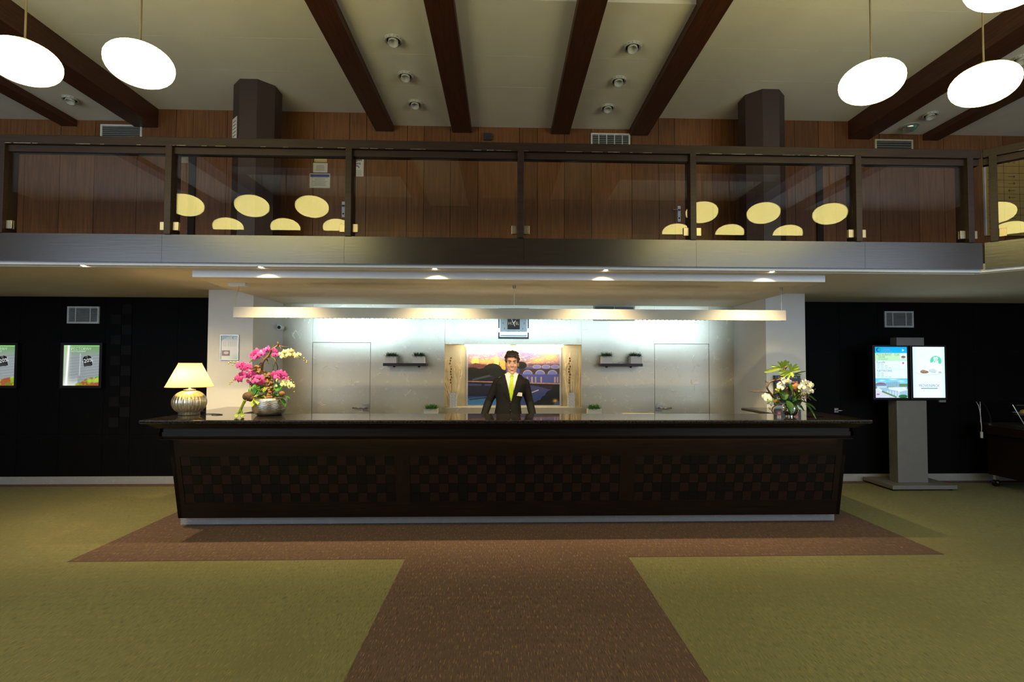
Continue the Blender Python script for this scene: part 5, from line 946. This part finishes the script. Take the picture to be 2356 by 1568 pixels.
def hand(m, w_, sgn):
    w_ = Vector(w_); m.ball(O+w_+Vector((sgn*.01, -.055, -.045)), (.04, .05, .014), 12, 8)
    for k, (dx, L) in enumerate(((-.030, .070), (-.010, .082), (.010, .078), (.029, .060))):
        b = w_+Vector((sgn*.012+dx*1.05, -.098, -.050)); cap(m, [b, b+Vector((dx*.25, -L*.5, .004)), b+Vector((dx*.35, -L, -.010))], (.0085, .008, .007), 8)
    b = w_+Vector((-sgn*.026, -.03, -.05)); cap(m, [b, b+Vector((-sgn*.025, -.03, .0)), b+Vector((-sgn*.030, -.06, -.006))], (.011, .010, .008), 8)
wl = (-.375, -.17, .965); wr = (.272, -.17, .965)
H = [lambda m: m.ball(O+Vector((0, .012, 1.705)), (.074, .093, .088), 20, 14), lambda m: m.ball(O+Vector((0, -.018, 1.635)), (.064, .074, .088), 20, 14), lambda m: m.ball(O+Vector((0, -.028, 1.578)), (.047, .056, .046), 16, 12), lambda m: m.ball(O+Vector((0, -.066, 1.548)), (.026, .022, .018), 12, 8),
     lambda m: cap(m, [(0, -.088, 1.672), (0, -.100, 1.645), (0, -.108, 1.628)], (.008, .010, .013)), lambda m: m.ball(O+Vector((-.012, -.096, 1.624)), .009, 8, 6), lambda m: m.ball(O+Vector((.012, -.096, 1.624)), .009, 8, 6),
     lambda m: m.ball(O+Vector((0, -.078, 1.690)), (.048, .016, .011), 12, 8), lambda m: m.ball(O+Vector((-.036, -.066, 1.63)), (.022, .02, .02), 12, 8), lambda m: m.ball(O+Vector((.036, -.066, 1.63)), (.022, .02, .02), 12, 8), lambda m: m.ball(O+Vector((0, -.076, 1.592)), (.032, .018, .016), 12, 8),
     lambda m: m.ball(O+Vector((-.075, .012, 1.645)), (.009, .018, .030), 10, 8), lambda m: m.ball(O+Vector((.075, .012, 1.645)), (.009, .018, .030), 10, 8), lambda m: cap(m, [(0, .012, 1.60), (-.002, .018, 1.52), (-.004, .015, 1.45)], (.052, .053, .062), 16),
     lambda m: torso(m, -.006), lambda m: cap(m, armL+[wl], (.05, .042, .034, .027)), lambda m: cap(m, armR+[wr], (.05, .042, .034, .027)), lambda m: hand(m, wl, -1), lambda m: hand(m, wr, 1),
     lambda m: cap(m, [(-.13, .01, .86), (-.14, .0, .48), (-.145, .02, .09)], (.085, .056, .04)), lambda m: cap(m, [(.04, .01, .86), (.055, .0, .48), (.06, .02, .09)], (.085, .056, .04))]
for s in (-.145, .06): H.append(lambda m, s=s: m.ball(O+Vector((s, -.06, .05)), (.04, .11, .035), 12, 8))
meshobj('body', remesh(H, .0042, 4), 'skin', man)
# jacket with V opening
jm = remesh([lambda m: torso(m, .014), lambda m: cap(m, armL+[(-.368, -.155, .968)], (.060, .049, .043, .039), 14), lambda m: cap(m, armR+[(.266, -.155, .968)], (.060, .049, .043, .039), 14), lambda m: m.loft([sec(z, -.045, .01, r, .138) for z, r in ((.82, .20), (.9, .192))])], .006, 5, .004, 14)
jm.transform(Matrix.Translation(-O)); bm = bmesh.new(); bm.from_mesh(jm); VB, VT = 1.222, 1.535
def vhalf(z): return .006+(z-VB)/(VT-VB)*.075
def vcx(z): return -.012+(z-VB)*.02
dele = [f for f in bm.faces if (lambda c: c.y < .02 and c.z > VB and abs(c.x-vcx(c.z)) < vhalf(c.z))(f.calc_center_median()) or f.calc_center_median().z > 1.535]
bvh = BVHTree.FromBMesh(bm); bmesh.ops.delete(bm, geom=dele, context='FACES'); bm.to_mesh(jm); bm.free(); meshobj('jacket', jm, 'suit', man, False)
sm = remesh([lambda m: torso(m, .004, 1.0), lambda m: m.loft([sec(z, -.003, .014, r, r*1.05) for z, r in ((1.47, .070), (1.51, .062), (1.555, .058))])], .006, 2); sm.transform(Matrix.Translation(-O)); bvs = BVHTree.FromPolygons([v.co for v in sm.vertices], [tuple(p.vertices) for p in sm.polygons])
bm = bmesh.new(); bm.from_mesh(sm); bmesh.ops.delete(bm, geom=[f for f in bm.faces if f.calc_center_median().z > 1.551], context='FACES'); bm.to_mesh(sm); bm.free(); shirt = meshobj('shirt', sm, 'shirt', man, False)
def drape(name, rows, tree, off, mat, par, thick=.003):
    vs = []; k = len(rows[0])
    for r in rows:
        for x_, z_ in r:
            h = tree.ray_cast(Vector((x_, -1, z_)), Vector((0, 1, 0)))[0]; y_ = (h.y if h else -.05)-off; vs.append(Vector((x_, y_, z_)))
    m = MB(); n_ = len(vs); fs = [(i*k+j, i*k+j+1, (i+1)*k+j+1, (i+1)*k+j) for i in range(len(rows)-1) for j in range(k-1)]
    m.add(vs, fs); m.add([v+Vector((0, thick, 0)) for v in vs], [f[::-1] for f in fs]); me = m.mesh(name, mat, smooth=True, recalc=False); o = bpy.data.objects.new(name, me); COL.objects.link(o); o.parent = par; return o
def lerp(a, b, u): return a+(b-a)*u
rows_ = []
for i in range(13):
    z = lerp(1.505, 1.20, i/12); wd = lerp(.016, .031, min(i/9, 1)) if i < 11 else lerp(.031, .012, (i-10)/2); c_ = lerp(-.004, -.016, i/12); rows_.append([(c_+wd*q, z) for q in (-1, -.5, 0, .5, 1)])
drape('tie', rows_, bvs, .006, 'tie', man)
MB().hexa([O+Vector(p) for p in ((-.016, -.075, 1.492), (.010, -.075, 1.492), (.010, -.058, 1.492), (-.016, -.058, 1.492))], [O+Vector(p) for p in ((-.024, -.078, 1.528), (.018, -.078, 1.528), (.018, -.055, 1.528), (-.024, -.055, 1.528))]).build('tie_knot', 'tie', man, True, bevel=.004)
for s in (-1, 1):
    MB().hexa([O+Vector(p) for p in ((-.002, -.072, 1.535), (s*.034-.002, -.088, 1.490), (s*.050-.002, -.062, 1.520), (s*.046-.002, -.040, 1.553))], [O+Vector(p) for p in ((-.002, -.064, 1.537), (s*.034-.002, -.079, 1.493), (s*.050-.002, -.054, 1.523), (s*.046-.002, -.030, 1.555))]).build('collar', 'shirt', shirt)
    rows_ = []
    for i in range(12):
        z = lerp(VB+.003, 1.525, i/11); e = vcx(z)+s*vhalf(z); ww = .012+.058*math.sin(PI*min(i/11*.75, .72)); ww = ww if i < 8 else (ww+.012 if i == 8 else ww*.72)
        rows_.append([(e+s*ww*q, z) for q in (-.06, .3, .65, 1)])
    drape('lapel', rows_, bvh, .007, 'suit', man, .005)
for z in (1.205, 1.115): MB().ball(O+Vector((-.02, bvh.ray_cast(Vector((-.02, -1, z)), Vector((0, 1, 0)))[0].y-.003, z)), (.009, .004, .009), 10, 6).build('button', 'black', man, True)
MB().tube([O+Vector((-.016-.002*i, bvh.ray_cast(Vector((-.016, -1, z)), Vector((0, 1, 0)))[0].y-.001, z)) for i, z in enumerate(np.linspace(VB, .9, 8))], .003, 5).build('front_seam', 'black', man)
bz = 1.305; bxx = .085; yb_ = bvh.ray_cast(Vector((bxx, -1, bz)), Vector((0, 1, 0)))[0].y-.008; bd = MB().slab_xz([(PXW+bxx-.031, bz-.016), (PXW+bxx+.030, bz-.022), (PXW+bxx+.032, bz+.018), (PXW+bxx-.029, bz+.024)], PYW+yb_-.004, PYW+yb_).build('name_badge', 'paper', man)
for q in range(2): bx(PXW+bxx-.02, PXW+bxx+.022, PYW+yb_-.0055, PYW+yb_-.004, bz-.006+.014*q-.003, bz-.006+.014*q+.002).build('print_line', 'ink_grey', bd)
MB().slab_xz([(PXW-.012, 1.0), (PXW-.002, 1.0), (PXW-.007, 1.10)], PYW-.145, PYW-.140).build('tie_tip', 'tie', man)
tr = remesh([lambda m: cap(m, [(-.12, .01, .88), (-.14, .0, .48), (-.145, .02, .07)], (.10, .075, .062), 14), lambda m: cap(m, [(.03, .01, .88), (.055, .0, .48), (.06, .02, .07)], (.10, .075, .062), 14)], .009, 3); meshobj('trousers', tr, 'suit', man)
for s in (-.145, .06): MB().ball(O+Vector((s, -.065, .046)), (.048, .135, .044), 14, 10).build('shoe', 'shoe', man, True)
# hair, face details
hp = [lambda m: m.ball(O+Vector((0, .022, 1.722)), (.084, .098, .080), 20, 14), lambda m: m.ball(O+Vector((-.018, -.045, 1.768)), (.056, .042, .030), 14, 10), lambda m: m.ball(O+Vector((.03, -.04, 1.766)), (.046, .044, .030), 14, 10), lambda m: m.ball(O+Vector((-.066, -.012, 1.715)), (.020, .042, .045), 12, 8), lambda m: m.ball(O+Vector((.068, -.012, 1.712)), (.020, .042, .046), 12, 8), lambda m: m.ball(O+Vector((0, .07, 1.66)), (.066, .045, .06), 14, 10), lambda m: m.ball(O+Vector((-.035, -.075, 1.752)), (.028, .022, .016), 10, 8), lambda m: m.ball(O+Vector((.012, -.082, 1.745)), (.03, .02, .015), 10, 8), lambda m: m.ball(O+Vector((.050, -.065, 1.738)), (.022, .02, .018), 10, 8), lambda m: m.ball(O+Vector((0, .0, 1.782)), (.06, .06, .026), 14, 10)]
hm = remesh(hp, .0055, 1, .014, 48); hm.transform(Matrix.Translation(-O)); bm = bmesh.new(); bm.from_mesh(hm)
def fh(c): return c.y < -.035 and c.z < 1.728-.10*abs(c.x) and abs(c.x) < .064
bmesh.ops.delete(bm, geom=[f for f in bm.faces if fh(f.calc_center_median())], context='FACES'); bm.to_mesh(hm); bm.free(); meshobj('hair', hm, 'hair', man, False)
for s in (-1, 1):
    e = MB().ball(O+Vector((s*.031, -.0855, 1.664)), (.0135, .006, .0062), 12, 8).build('eye', 'eyew', man, True); MB().ball(O+Vector((s*.031, -.0905, 1.664)), (.0058, .0025, .0056), 10, 6).build('iris', 'iris', e, True)
    MB().tube([O+Vector((s*(.031+.0145*q), -.0905+.003*abs(q), 1.6695-.002*q*q)) for q in (-1, -.5, 0, .5, 1)], .0022, 5).build('eyelid', 'hair', man, True)
    MB().tube([O+Vector((s*(.012+.036*q), -.0955+.012*q*q, 1.684+.006*math.sin(q*2.4))) for q in (0, .25, .5, .75, 1)], [.003, .0045, .0045, .004, .002], 6).build('eyebrow', 'hair', man, True)
lips = MB()
for zc, bow, r in ((1.5975, -.004, .0038), (1.5825, -.0105, .0045)): lips.tube([O+Vector((.030*q, -.0985+.017*q*q, zc-bow*(q*q)-(0))) for q in np.linspace(-1, 1, 11)], [r*(1-.55*abs(q)) for q in np.linspace(-1, 1, 11)], 6)
lips.build('lips', 'lip', man, True)
lv = []; 
for q in np.linspace(-1, 1, 11): y_ = -.0985+.017*q*q; lv.append((q, y_))
m = MB(); vs = []
for q, y_ in lv: vs += [O+Vector((.027*q, y_, 1.5965+.004*q*q)), O+Vector((.027*q, y_, 1.585+.0095*q*q+.001))]
m.add(vs, [(2*i, 2*i+1, 2*i+3, 2*i+2) for i in range(10)]); m.build('teeth', 'teeth', man, True, recalc=False)
bpy.data.scenes.remove(TMP)
